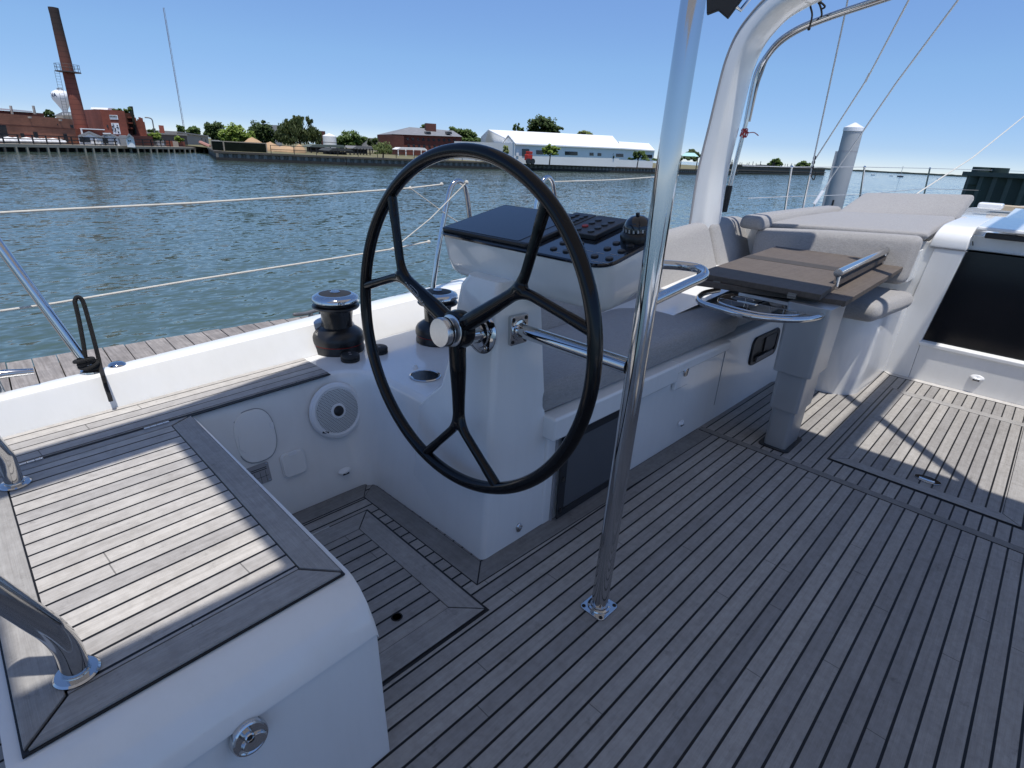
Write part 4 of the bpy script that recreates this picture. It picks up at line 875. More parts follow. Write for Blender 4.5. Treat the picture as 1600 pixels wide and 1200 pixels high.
wire('brace_line', [yP(614,389,YH-.015), yP(672,342,YH-.015), yP(728,286,YH-.015)], .003, ROPEW, 'thin brace line slanting up to the right across the gate', 'brace line', [(yP(729,285,YH-.015),.012)])
wire('lifeline', [yP(866,284,YH), yP(960,281,YH), yP(1060,274,YH)], .0038, ROPEW, 'faint lifeline from the farther hoop to the steel pole', 'lifeline', (), LG)
wire('lifeline', [yP(880,377,YH), yP(940,372,YH), yP(1000,367,YH)], .0038, ROPEW, 'short stretch of lower lifeline right of the compass', 'lifeline', (), LG)
sts = []
for i, (top_, bot_, lb) in enumerate((((1237,261),(1226,331),'stanchion nearest the white arch'), ((1351,261),(1340,330),'stanchion just right of the white pile'), ((1453,263),(1442,312),'stanchion behind the middle of the headrest'), ((1550,266),(1532,322),'stanchion in front of the green pier wall'))):
    Yd = (2.55,2.35,2.1,1.75)[i]; a, b_ = yP(*bot_, Yd), yP(*top_, Yd); b_.x = a.x+(b_.x-a.x); t = thing('stanchion', 'slim steel '+lb, 'stanchion', a, 'deck stanchions forward')
    MB().tube([a+(a-b_)*.25, b_], .0135, 14).build('post', STEEL, t); MB().ball(b_, .019, 10).build('eye', STEEL, t); sts.append((a, b_))
L1 = [yP(1160,259,2.62)] + [b_ for a, b_ in sts] + [sts[-1][1]+V((2.2,-.7,.03))]
wire('lifeline', L1, .0045, WIRE, 'upper wire lifeline through the forward stanchions', 'lifeline', (), LG)
L2 = [a*.42+b_*.58 - V((0,0,.12)) for a, b_ in sts]; L2.append(L2[-1]+V((2.2,-.7,.02))); L2 = [L2[0]+V((-.9,.1,-.01))]+L2
wire('lifeline', L2, .0045, WIRE, 'lower wire lifeline through the forward stanchions', 'lifeline', (), LG)
RG = 'standing rigging of the mast'
r1 = wire('shroud', [yP(1252,335,2.42), yP(1270,255,2.40), yP(1322,14,2.25), yP(1330,-30,2.2)], .0088, WIRE, 'nearly upright shroud ending at the top near the bent tube', 'shroud', (), RG)
MB().tube([yP(1254,327,2.42), yP(1266,272,2.40)], .013, 12).build('turnbuckle', STEEL, r1)
m_ = MB(); 
for dz in (0,.05,.1): m_.ball(yP(1271,254,2.40)+V((0,-.01*dz,dz-.05)), .028, 10, (.7,.7,1))
m_.build('block', BLACKM, r1)
r2_ = wire('shroud', [yP(1273,250,2.40), yP(1355,123,1.9), yP(1420,0,1.5), yP(1440,-40,1.4)], .008, WIRE, 'middle shroud slanting up to the right of the upright one', 'shroud', (), RG)
MB().tube([yP(1352,128,1.91), yP(1359,114,1.89)], .011, 8).build('splice', ROPEW, r2_)
r3 = wire('shroud', [yP(1270,325,2.40), yP(1300,276,2.3), yP(1400,130,1.75), yP(1497,0,1.3), yP(1520,-30,1.2)], .0086, WIRE, 'shroud crossing in front of the white pile', 'shroud', (), RG)
m_ = MB(); m_.tube([yP(1272,319,2.39), yP(1286,298,2.34)], .020, 10); m_.build('turnbuckle', WHITEP, r3)
wire('halyard', [yP(1432,303,1.35), yP(1520,246,1.1), yP(1600,182,.9), yP(1680,118,.7)], .0072, ROPEW, 'thick white line slanting up to the right edge of the frame', 'rope')
m_ = MB(); m_.tube(smoothpath([yP(1271,262,2.38), yP(1268,275,2.38), yP(1272,281,2.38), yP(1275,268,2.38)], 5), .006, 6)
tag(m_.build('hanging_tail', ROPEB), 'small dark cord tail hanging from the block on the upright shroud', 'cord')

bo = thing('boom', 'white boom over the cockpit, seen only by its straight shadow on the sole', 'boom', (2.86,-.12,2.95))
MB().tube([(2.86,-.12,2.95),(9.5,-.12,2.95)], .075, 18).build('spar', GEL2, bo)
ms = MB().tube([(4.15,.59,2.62),(2.9,-.64,2.62)], .036, 10).build('shadow_line', ROPEW, loc=(4.1,-.6,2.62)); tag(ms, 'line added out of view above the cockpit to cast the slanting shadow', 'rope')  # added tube out of view; throws the slanting dark band on the sole
# ================================================================ water, dock, far shore
WZ = -1.10
g = G('harbour_water'); P = g.pos()
dist = g.n('CameraData', out=1) if False else None
# waves in plan view: slopes of three crossing wave trains and a gentle swell
def slope(scale, rot, st, amp):
    c = g.n('TexNoise', {'Vector': g.map(P, st, (0,0,rot)), 'Scale': scale, 'Detail': 2.5, 'Roughness': .55}, out=1)
    d = g.n('VectorMath', {0: c, 1: (.5,.5,.5)}, operation='SUBTRACT'); return g.n('VectorMath', {0: d, 1: (amp,amp,0)}, operation='MULTIPLY')
add = lambda a, b: g.n('VectorMath', {0: a, 1: b}, operation='ADD')
sl_ = add(add(slope(1.5, .85, (1,2.6,1), .42), slope(4.6, .45, (1,2.1,1), .56)), slope(.28, .7, (1,1.6,1), .16))
nrm_ = g.n('VectorMath', {0: add(sl_, (0,0,1.0))}, operation='NORMALIZE')
big = g.noise(P, .035, 3)
g.p(Base_Color=g.mix(big, (.055,.088,.074), (.070,.106,.086)), Roughness=.05, IOR=1.36)
g.put(g.b.inputs['Normal'], nrm_)
WATERM = g.m
wt = MB().quad((-3500,-3500,WZ),(5500,-3500,WZ),(5500,5500,WZ),(-3500,5500,WZ)).build('water', WATERM, smooth=0); wt['kind'] = 'structure'
def mpp(p): return (V(p)-EYE).dot(fw)/F

g = G('dock_boards'); t_ = g.n('Attribute', out=2, attribute_name='tint'); P = g.pos()
ng = g.noise(g.map(P, (60,3,10)), 1, 5, .65); c = g.mix(g.ramp(ng,.3,.7), (.16,.145,.135), (.30,.28,.265)); c = g.mul(.7, c, g.mix(t_, (.62,.6,.6), (1.1,1.08,1.05)))
c = g.mul(.5, c, g.mix(g.ramp(g.noise(P, 9, 5, .7), .45, .62), (1,1,1), (1.5,1.48,1.45))); g.p(Base_Color=c, Roughness=.85); g.bump(ng, .5, .004)
dc = thing('dock', 'weathered grey board dock lying alongside beyond the coaming', 'dock', (.5,4.2,-.25))
m_ = MB(); m_.tint = []; x = -5.0; rnd = random.Random(5)
while x < 3.25:
    w_ = .139; sk = .05; y0, y1 = 3.1, 5.262-.05*x+rnd.uniform(-.012,.012)
    m_.loft([[(x-.1,y0,-.24),(x+w_-.1,y0,-.24),(x+w_,y1,-.24),(x,y1,-.24)],[(x-.1,y0,-.2+rnd.uniform(-.002,.002)),(x+w_-.1,y0,-.2),(x+w_,y1,-.2),(x,y1,-.2+rnd.uniform(-.003,.003))]])
    m_.tint += [rnd.random()]*6; x += .1465
m_.build('decking', g.m, dc, smooth=0)
DOCKF = simple('dock_timber', (.16,.14,.12), .9)
MB().loft([[(-5,5.40,-.46),(3.2,4.99,-.46),(3.2,5.04,-.46),(-5,5.45,-.46)],[(-5,5.40,-.245),(3.2,4.99,-.245),(3.2,5.04,-.245),(-5,5.45,-.245)]]).build('fascia', DOCKF, dc)
for x in (-3.5,-1.0,1.5): MB().tube([(x,4.9,-2.2),(x,4.9,-.245)], .12, 14).build('pile', DOCKF, dc)
a, b = zP(461,494,-.145), zP(505,482,-.145); IRON = simple('galvanised_iron', (.20,.20,.20), .5, .6)
d = (b-a).normalized(); a = a - d*.02; b = b+d*.18; m0 = (a+b)/2; cl = thing('dock_cleat', 'grey iron horn cleat on the dock just left of the nearer winch', 'cleat', (m0.x,m0.y,-.2))
MB().tube(smoothpath([a+V((0,0,.02)), a*.75+b*.25, m0, a*.25+b*.75, b+V((0,0,.02))], 5), [.011]+[.018]*19+[.011], 10).build('horn', IRON, cl)
for k in (.38,.62): MB().tube([a*(1-k)+b*k, (a*(1-k)+b*k)-V((0,0,.055))], [.016,.028], 10).build('leg', IRON, cl)

def stilt(px0, D): return far(px0, 260, D)
# white pile
pc = far(1316,270,10.3); PILEM = simple('pile_sleeve', (.34,.36,.37), .55, var=.06); r_ = .13
zt = far(1336,203,10.3).z; zc = far(1337,191.5,10.3).z
pl = thing('mooring_pile', 'grey white sleeved mooring pile with a pointed white cap', 'pile', (pc.x,pc.y,WZ))
MB().lathe([(r_,-.5),(r_,zt-WZ)], c=(pc.x,pc.y,WZ), n=32).build('sleeve', PILEM, pl)
MB().lathe([(r_*1.0,zt-WZ-.02),(r_*1.06,zt-WZ-.02),(r_*1.06,zt-WZ+.03),(.012,zc-WZ),(0,zc-WZ)], c=(pc.x,pc.y,WZ), n=32).build('cap', WHITEP, pl)
zb_ = far(1323,237,10.3).z-WZ
MB().lathe([(r_*.99,zb_),(r_*1.015,zb_),(r_*1.015,zb_+.012),(r_*.99,zb_+.012)], c=(pc.x,pc.y,WZ), n=32).build('band', GREYP, pl)
sd_ = (pc-EYE); sd_.z = 0; sd_.normalize(); lf = V((-sd_.y,sd_.x,0))
MB().obox(V((pc.x,pc.y,zb_+WZ-.72))+lf*(r_+.012)-sd_*.02, lf*.022, sd_*.03, V((0,0,.72))).build('batten', PILEM, pl)
MB().obox(V((pc.x,pc.y,.80))-sd_*(r_+.004)+lf*.02, lf*.012, sd_*.008, V((0,0,.16))).build('rub_strip', BLACKM, pl)
# dark green pier wall at the right
PG = simple('green_timber', (.022,.042,.032), .6, var=.5, scale=2.2, bump=.4)
gp = thing('pier_wall', 'dark green corrugated pier wall at the right edge of the water', 'pier', far(1560,300,19))
A, B = far(1518,273,19.5), far(1760,285,15.0); dr = (B-A); dr.z = 0; L = dr.length; dr.normalize(); nn = V((dr.y,-dr.x,0)); nn = nn if nn.dot(EYE-A) > 0 else -nn
pts = []; k = 0; s = 0.0
while s < L:
    for ds, off in ((0,0),(.12,.14),(.30,.14),(.42,0)): pts.append(A+dr*(s+ds)+nn*off)
    s += .6
bk_ = [p-nn*.12 for p in pts]
zt = A.z
m_ = MB(); m_.loft([[V((p.x,p.y,z)) for p in pts] for z in (WZ-1, zt-.02)], closed=False); m_.build('sheet_piling', PG, gp, smooth=0)
MB().obox(A+dr*L/2-nn*.2+V((0,0,.02)), dr*L/2, nn*.42, V((0,0,.05))).build('cap_beam', PG, gp)
MB().obox(A+dr*L/2-nn*2+V((0,0,-1.6)), dr*L/2, nn*1.7, V((0,0,1.55))).build('backfill', PG, gp)
for px in (1532,1561): q = far(px,269,19.2); q.z = zt+.07; MB().tube([q-V((0,0,.3)), q+V((0,0,.12))], [.20,.19], 14).build('pile_head', PG, gp)

# ------------------------------------------------ shores
SA, SB = zP(0,237,WZ), zP(330,238.3,WZ); SA0 = SA-(SB-SA).normalized()*70
TW = [zP(330,241.5,WZ), zP(343,250.5,WZ), zP(540,258,WZ), zP(700,262.5,WZ), zP(1023,271.3,WZ), zP(1150,273.2,WZ)]
GZL = far(100,227.5,(V((zP(100,237.3,WZ).x,zP(100,237.3,WZ).y,0))).length).z
GZR = far(600,247.5,(V((zP(600,259.7,WZ).x,zP(600,259.7,WZ).y,0))).length).z
GRASS = simple('dry_grass', (.15,.135,.065), .95, var=.35, scale=.5); EARTH = simple('gravel_ground', (.26,.235,.20), .95, var=.25, scale=.6)
m_ = MB(); inl = SB + (SB-SA).normalized()*60
m_.add([(p.x,p.y,GZL) for p in (SA0,SA,SB,inl)] + [(inl.x+400,inl.y+900,GZL),(SA0.x-300,SA0.y+1000,GZL)], [[0,1,2,3,4,5]])
gl_ = m_.build('quay_ground', EARTH, smooth=0); gl_['kind'] = 'structure'
bend = V((TW[-1].x, TW[-1].y, 0)); m_ = MB()
m_.add([(p.x,p.y,GZR) for p in TW] + [(bend.x+120,bend.y+60,GZR),(bend.x+160,bend.y+700,GZR),(TW[0].x+60,TW[0].y+700,GZR)], [list(range(9))])
gr_ = m_.build('shore_ground', GRASS, smooth=0); gr_['kind'] = 'structure'
SHEET = simple('weathered_sheet_pile', (.17,.162,.15), .8, var=.3, scale=.8); WETM = simple('dark_wet_timber', (.02,.019,.017), .7, var=.5, scale=1.2); CAPM = simple('dark_cap_timber', (.07,.062,.052), .9, var=.4, scale=.7)
sw = thing('seawall', 'corrugated grey seawall running along the grassy point to the white shed', 'seawall', TW[2])
for i in range(len(TW)-1):
    a, b = TW[i], TW[i+1]; d = b-a; L = d.length; d.normalize(); nn = V((d.y,-d.x,0)); nn = nn if nn.dot(EYE-a) > 0 else -nn
    pts = []; s = 0.0
    while s < L-.2:
        for ds, off in ((0,.02),(.18,.28),(.50,.28),(.68,.02)): pts.append(a+d*min(L,s+ds)+nn*off)
        s += .95
    pts.append(b+nn*.02); m_ = MB(); m_.loft([[V((p.x,p.y,z)) for p in pts] for z in (WZ+.32, GZR-.12)], closed=False); m_.build('sheet_piling', SHEET, sw, smooth=0)
    MB().loft([[V((p.x,p.y,z)) for p in (a-nn*.3,a+nn*.34,b+nn*.34,b-nn*.3)] for z in (WZ-1, WZ+.34)]).build('wet_footing', WETM, sw, smooth=0)
    MB().loft([[V((p.x,p.y,z)) for p in (a-nn*.5,a+nn*.42,b+nn*.42,b-nn*.5)] for z in (GZR-.17, GZR+.05)]).build('cap', CAPM, sw, smooth=0)
# timber quay at the left
qy = thing('timber_quay', 'long timber quay on piles below the brick warehouse', 'quay', SA)
d = (SB-SA).normalized(); nn = V((d.y,-d.x,0)); nn = nn if nn.dot(EYE-SA) > 0 else -nn
Q0, Q1 = SA-d*14, SB+d*1.5; PALE = simple('pale_timber', (.30,.265,.21), .9, var=.3, scale=.8)
MB().loft([[V((p.x,p.y,z)) for p in (Q0-nn*1.2,Q0+nn*.5,Q1+nn*.5,Q1-nn*1.2)] for z in (GZL-.22, GZL+.10)]).build('deck_beam', PALE, qy, smooth=0)
MB().loft([[V((p.x,p.y,z)) for p in (Q0-nn*1.6,Q0-nn*.9,Q1-nn*.9,Q1-nn*1.6)] for z in (WZ-1, GZL-.05)]).build('back_wall', WETM, qy, smooth=0)
s = 0.0; L = (Q1-Q0).length
while s < L:
    p = Q0+d*s+nn*.38; MB().tube([V((p.x,p.y,WZ-1)), V((p.x,p.y,GZL-.2))], .17, 8).build('pile', PALE if int(s*7)%3 else CAPM, qy); s += 1.42
def fence(name, label, pts, z0, h, mat, post=2.0, rails=(.95,.5), r=.04, solid=None):
    t = thing(name, label, 'fence', (pts[0].x,pts[0].y,z0)); m_ = MB()
    for a, b in zip(pts[:-1], pts[1:]):
        d = (b-a); d.z = 0; L = d.length; d.normalize(); nn = V((d.y,-d.x,0)); k = max(1, int(L/post))
        for i in range(k+1): p = a+d*(L*i/k); m_.obox(V((p.x,p.y,z0+h/2)), d*r, nn*r, V((0,0,h/2)))
        for f in rails: m_.obox(V(((a.x+b.x)/2,(a.y+b.y)/2,z0+h*f)), d*L/2, nn*r*.6, V((0,0,r*.9)))
        if solid:
            s_ = MB().obox(V(((a.x+b.x)/2,(a.y+b.y)/2,z0+h*.5)), d*L/2, nn*.015, V((0,0,h*.46))); s_.build('screen', solid, t, smooth=0)
    m_.build('rails', mat, t, smooth=0); return t
IRONB = simple('black_iron', (.015,.015,.016), .6)
fence('quay_fence', 'low black fence along the timber quay', [Q0-nn*.4, SA+d*26-nn*.4, SA+d*30.5-nn*.4], GZL+.1, .95, IRONB, 1.9, (.95,.55,.12), .055)
MESHG = simple('dark_windscreen', (.010,.014,.010), 1.0, var=.6, scale=1.5); MESHG.node_tree.nodes['Principled BSDF'].inputs['Specular IOR Level'].default_value = .05
e0, e1_, e2_ = TW[0], TW[1], zP(420,253.5,WZ)
ofs = V((.2,1.6,0)); fence('screened_fence', 'fence with dark green windscreen at the tip of the grassy point', [far(333,240,e1_.to_2d().length+6), far(352,244,e1_.to_2d().length+3.2), far(418,243,zP(418,253.4,WZ).to_2d().length+3.4)], GZR, 1.12, PALE, 3.0, (1.0,), .06, MESHG)
fence('shore_fence', 'thin black railing along the seawall in front of the white shed', [far(px, 250, zP(px, 253.4+(px-420)*.0296, WZ).to_2d().length+2.6) for px in (425,560,700,860,1020)], GZR, .95, IRONB, 2.4, (1.0,.5), .035)

def ground(px, D, z): p = far(px, 250, D); return V((p.x,p.y,z))
class Facade:
    """A front wall through two roof-line pixels at given distances, with real depth behind it."""
    def __init__(s, tl, tr, DL, DR, gz):
        s.A, s.B = far(*tl, DL), far(*tr, DR); s.gz = gz; s.d = V((s.B.x-s.A.x, s.B.y-s.A.y, 0)); s.L = s.d.length; s.d.normalize()
        n = V((s.d.y,-s.d.x,0)); s.n = n if n.dot(EYE-s.A) > 0 else -n
    def walls(s, mb, depth, z0=None):
        z0 = s.gz if z0 is None else z0; o = -s.n*depth
        return mb.prism([V((s.A.x,s.A.y,z0)), V((s.B.x,s.B.y,z0)), s.B, s.A], o)
    def px(s, x, y, off=0.0): return pP(x, y, s.A+s.n*off, s.n)
    def panel(s, quad, name, mat, parent, d0=-.05, d1=.06):
        return MB().prism([s.px(*q, d0) for q in quad], s.n*(d1-d0)).build(name, mat, parent, smooth=0)
def rect(x0,y0,x1,y1,sl=0.0,ln=.22): return [(x0,y0),(x1,y0+sl*(x1-x0)),(x1+ln*(y1-y0),y1+sl*(x1-x0)),(x0+ln*(y1-y0),y1)]
BRICK = brick('old_brick', (.27,.115,.07)); BRICKR = brick('red_brick', (.26,.075,.048)); BRICKD = brick('dark_brick', (.11,.04,.03)); BRICKC = brick('chimney_brick', (.20,.062,.042))
WALLW = simple('white_sheet', (.80,.80,.79), .6, var=.04, scale=.4); WALLG = simple('pale_grey_sheet', (.74,.74,.72), .6, var=.05, scale=.3); ROOFG = simple('grey_roof', (.27,.28,.29), .8, var=.2, scale=.8); CONC = simple('grey_concrete', (.33,.31,.28), .9, var=.2, scale=.4); WIN = simple('dark_window', (.02,.024,.03), .15); TANW = simple('tan_wall', (.34,.30,.25), .9, var=.15, scale=.5); RUST = simple('rust_steel', (.22,.07,.045), .8, var=.3, scale=2)
# brick warehouse
f = Facade((-40,173.4), (113,186.3), 90, 99, GZL)
wh_ = thing('brick_warehouse', 'long low brown brick warehouse on the quay at far left', 'building', f.px(40,210)); m_ = MB(); f.walls(m_, 22); m_.build('wall', BRICK, wh_, smooth=0)
for q in (rect(-8,195,5,216,.03), rect(28,208,33.5,222,.03), rect(48,206,54.5,216.5,.03), rect(95,208.5,100.5,222.5,.03), rect(106,195,110.5,199.5,.03), rect(85.5,193.5,87,195.5,.03)): f.panel(q, 'window', WIN, wh_, -.3, .04)
f.panel([(-40,191.5),(117,201.3),(117.2,202.3),(-40,192.6)], 'string_course', BRICKD, wh_)
for q in (rect(42.5,182,45,184.5), rect(90.5,186.3,92.8,189)): f.panel(q, 'vent', CONC, wh_, -.05, .3)
f.panel(rect(34,208.5,47.5,216.5,.03), 'boarded_door', BRICKR, wh_, -.05, .03)
f2 = Facade((-30,170.5), (68,177), 104, 109, GZL); m_ = MB(); f2.walls(m_, 14); m_.build('upper_storey', BRICKD, wh_, smooth=0)
f2.panel([(-30,166.6),(44,173.3),(44,175.0),(-30,169.0)], 'parapet', WALLW, wh_, -.4, .3)
for x_ in (14,49.5): f2.panel([(x_,165),(x_+1.8,165.2),(x_+4.8,178.5),(x_+2.8,178.3)], 'vent_pipe', CONC, wh_, .2, .5)
# chimney
cb = ground(128.5, 103, GZL); ct_ = far(81,11.5,103); cb = V((ct_.x*.0+far(128.5,205,103).x, far(128.5,205,103).y, GZL)); H = ct_.z-GZL; mp_ = mpp(far(105,110,103))
ch = thing('chimney', 'tall tapering red brick factory chimney with a ring gallery', 'chimney', cb)
r0, r1_ = 9.9*mp_, 6.2*mp_
def cr_at(z): return r0+(r1_-r0)*(z/H)**.9
g = G('chimney_brick_bands'); P = g.pos(); z = g.m_('SUBTRACT', g.n('SeparateXYZ', {0: P}, out=2), GZL); nz = g.noise(P, .5, 5, .65)
base = g.mix(g.ramp(g.m_('ADD', z, g.m_('MULTIPLY', nz, 4.0)), H*.58, H*.98), (.23,.078,.052), (.045,.032,.028)); c = g.mul(.5, base, g.mix(g.ramp(nz,.3,.7), (.62,.6,.6), (1.2,1.1,1.05)))
band = g.m_('LESS_THAN', g.m_('FRACT', g.m_('DIVIDE', z, H/26)), .13); c = g.mul(.6, c, g.mix(band, (1,1,1), (.45,.45,.47))); g.p(Base_Color=c, Roughness=.9)
MB().lathe([(cr_at(k*H/20), k*H/20) for k in range(20)]+[(r1_*1.06,H*.975),(r1_*1.06,H),(r1_*.7,H),(r1_*.7,H-1.5),(0,H-1.5)], c=cb, n=28).build('shaft', g.m, ch, smooth=50)
zg = far(105,112,103).z-GZL; rg_ = cr_at(zg); m_ = MB()
m_.lathe([(rg_*.98,zg-.1),(rg_+.75,zg-.08),(rg_+.75,zg+.02),(rg_*.98,zg+.02)], c=cb, n=24)
for k in range(16):
    a = k*math.pi/8; p = cb+V(((rg_+.7)*math.cos(a),(rg_+.7)*math.sin(a),zg)); m_.tube([p, p+V((0,0,.85))], .02, 5)
for zz in (.45,.85): m_.tube([cb+V(((rg_+.7)*math.cos(k*math.pi/12),(rg_+.7)*math.sin(k*math.pi/12),zg+zz)) for k in range(24)], .02, 5, closed=True)
m_.build('gallery', simple('grey_iron', (.07,.07,.075), .6), ch)
m_ = MB(); sdv = V((cb.x,cb.y,0)).normalized(); lfv = V((-sdv.y,sdv.x,0))
for s_ in (.25,.75):
    m_.tube([cb+lfv*(cr_at(z_)+.05+s_)-sdv*(.3) + V((0,0,z_)) for z_ in (H*.12,zg)], .022, 5)
for k in range(22): z_ = H*.12+(zg-H*.12)*k/21; m_.tube([cb+lfv*(cr_at(z_)+.3)-sdv*.3+V((0,0,z_)), cb+lfv*(cr_at(z_)+.8)-sdv*.3+V((0,0,z_))], .015, 4)
m_.build('ladder_cage', simple('grey_iron_ladder', (.10,.11,.10), .7), ch)
# water tower
wc = far(96.5,153,175); k = mpp(wc); wtb = V((wc.x,wc.y,GZL)); wt_ = thing('water_tower', 'white pear shaped water tower behind the brick chimney', 'water tower', wtb)
zc_ = wc.z-GZL
prof = [(2.6*k*1.2,-zc_),(2.6*k*1.2,-22*k),(3.2*k,-20*k),(4.4*k,-16*k),(8.5*k,-9*k),(12.2*k,-3*k),(13.3*k,1.5*k),(12.8*k,5*k),(10.5*k,8.3*k),(6*k,10.6*k),(2*k,11.2*k),(0,11.2*k)]
MB().lathe([(r,z+zc_) for r,z in prof], c=wtb, n=40).build('tank', simple('white_tank', (.78,.79,.80), .35, var=.04, scale=.3), wt_, smooth=60)
m_ = MB(); m_.tube([V((wtb.x+3.4*k*math.cos(a),wtb.y+3.4*k*math.sin(a),wc.z+13.2*k)) for a in [i*.5236 for i in range(12)]], .35*k, 5, closed=True)
for i in range(8): a = i*.785; m_.tube([V((wtb.x+3.4*k*math.cos(a),wtb.y+3.4*k*math.sin(a),wc.z+10.5*k)), V((wtb.x+3.4*k*math.cos(a),wtb.y+3.4*k*math.sin(a),wc.z+13.2*k))], .3*k, 4)
m_.build('top_railing', simple('blue_grey_iron', (.2,.22,.25), .6), wt_)
vd = V((wtb.x,wtb.y,0)).normalized(); lf_ = V((-vd.y,vd.x,0)); NAVY = simple('navy_paint', (.012,.03,.09), .5)
for ltr, an in (('V',.98),('A',.62)):
    nrm = (-vd*math.cos(an)+lf_*math.sin(an)); q = V((wtb.x,wtb.y,wc.z+2.6*k)) + nrm*(13.35*k)
    text(ltr, 8.6*k, q, V((0,0,1)).cross(nrm), V((0,0,1))-nrm*.0, NAVY, 'letter', wt_, .02)
# mast
mt0, mt1 = far(287,198,320), far(255,12,320); mt = thing('radio_mast', 'very tall thin red and white radio mast far behind the trees', 'radio mast', (mt0.x,mt0.y,GZL)); km = mpp(mt0)
gg_ = G('mast_paint'); zz = gg_.n('SeparateXYZ', {0: gg_.pos()}, out=2); gg_.p(Base_Color=gg_.mix(gg_.m_('GREATER_THAN', gg_.m_('FRACT', gg_.m_('DIVIDE', zz, 19.0)), .5), (.22,.20,.24), (.26,.29,.35)), Roughness=.6)
m_ = MB(); a, b = V((mt0.x,mt0.y,GZL)), V((mt0.x,mt0.y,mt1.z))
for i in range(3): o = V((.32*math.cos(i*2.09),.32*math.sin(i*2.09),0)); m_.tube([a+o,b+o], .07, 5)
for i in range(60): z_ = GZL+(mt1.z-GZL)*i/60; m_.tube([V((a.x+.32*math.cos(i*2.09),a.y+.32*math.sin(i*2.09),z_)), V((a.x+.32*math.cos(i*2.09+2.09),a.y+.32*math.sin(i*2.09+2.09),z_+1.2))], .035, 4)
m_.build('lattice', gg_.m, mt, smooth=0)
# ruined brick works
f = Facade((156,170.8), (194,173.2), 104, 104.8, GZL); ru = thing('brick_works', 'ruined red brick works with broken windows right of the chimney', 'building', f.px(175,200))
m_ = MB(); f.walls(m_, 9); m_.build('main_block', BRICKR, ru, smooth=0)
f.panel(rect(170,179.5,182.8,186.5,.03), 'window', WALLW, ru, -.1, .06); f.panel(rect(173,192,184.5,209.5,.03), 'window', WALLW, ru, -.1, .06)
m_ = MB(); rnd = random.Random(11)
for k in range(18):
    x_, y_ = rnd.uniform(174,184), rnd.uniform(193,206); m_.prism([f.px(*q,.06) for q in rect(x_,y_,x_+rnd.uniform(1,2.4),y_+rnd.uniform(1,2.2),.03)], f.n*.05)
for k in range(5):
    x_ = 171+k*2.3; m_.prism([f.px(*q,.06) for q in rect(x_,180.4+k*.1,x_+1.5,183+k*.1,.03)], f.n*.05)
m_.build('broken_panes', WIN, ru, smooth=0)
f.panel(rect(166,195,168,199.5,.03), 'window', WIN, ru, -.1, .06)
fl2 = Facade((146.5,170.5), (156,171.0), 108, 104.05, GZL); m_ = MB(); fl2.walls(m_, .3); m_.build('side_wall', BRICKD, ru, smooth=0)
for q in (rect(151.5,178.5,154.3,184.5), rect(154.3,190.5,157.4,199.5)): fl2.panel(q, 'window', WALLG, ru, -.1, .08)
fc = Facade((194,173.5), (206,177), 107.5, 107.8, GZL); m_ = MB(); fc.walls(m_, 7); m_.build('burnt_bay', BRICKD, ru, smooth=0)
for q in (rect(197,182,205,184.5,.05), rect(198,191,207,193,.05), rect(198,199,208,201,.05)): fc.panel(q, 'floor_slab', BRICKR, ru, -.2, .5)
m_ = MB(); rnd = random.Random(4)
prev = 205.5
for x_, y_ in ((206,176),(209,179),(211.5,183.5),(214,188),(216,186),(219,183),(222,184),(225,190),(227,204)):
    w_ = x_-prev+.8; A_ = far(prev,y_,108); B_ = far(prev+w_,y_+.3,108); dd = V((B_.x-A_.x,B_.y-A_.y,0))
    m_.prism([V((A_.x,A_.y,GZL)),V((B_.x,B_.y,GZL)),B_,A_], V((dd.y,-dd.x,0)).normalized()*rnd.uniform(-3,-1)); prev = x_
m_.build('broken_gable', BRICKR, ru, smooth=0)
m_ = MB(); a = far(214,210,107); m_.prism([far(205.2,166,106.8), far(207.5,166.5,106.8), far(214,209,106.8), far(211.8,210,106.8)], -f.n*1.2); m_.build('ivy_stack', simple('dark_ivy', (.012,.016,.010), .9, var=.5), ru, smooth=0)
fw_ = Facade((124.5,201.5), (161.5,203.2), 100, 101, GZL); m_ = MB(); fw_.walls(m_, 3); m_.build('front_annex', BRICKR, ru, smooth=0)
fw_.panel([(124.5,200.2),(161,201.8),(161.2,203.2),(124.7,201.6)], 'white_coping', WALLW, ru, -.2, .3); fw_.panel(rect(125,201,127,210,0), 'downpipe', WALLW, ru, .05, .25)
m_ = MB(); fr = Facade((168,169.0), (181,169.6), 108, 109, GZL); m_.prism([fr.px(168,171.5),fr.px(181,173),fr.px(179,169),fr.px(169,168.8)], -fr.n*3); m_.build('roof_light', WALLW, ru, smooth=0)
f = Facade((176,211.2),(238,213), 103, 108, GZL); m_ = MB(); f.walls(m_, 2); tag(m_.build('brick_wall', BRICKD, smooth=0, loc=f.px(200,220)), 'low dark brick wall behind the white sheds', 'wall')
f = Facade((87,180.3),(150,183.2),135,135,GZL); o_ = thing('grey_building', 'grey roofed building seen behind the chimney', 'building', f.px(110,185)); m_ = MB(); f.walls(m_, 12); m_.build('wall', TANW, o_, smooth=0)
m_ = MB(); m_.prism([f.px(84,180.5),f.px(150,183),f.px(148,173.2),f.px(135,172.8),f.px(125,175.5),f.px(97,174.8)], -f.n*9); m_.build('roof', ROOFG, o_, smooth=0)
for k in range(7): f.panel(rect(97+k*2.5,177,98.2+k*2.5,180), 'dormer', WALLW, o_, .1, .6)
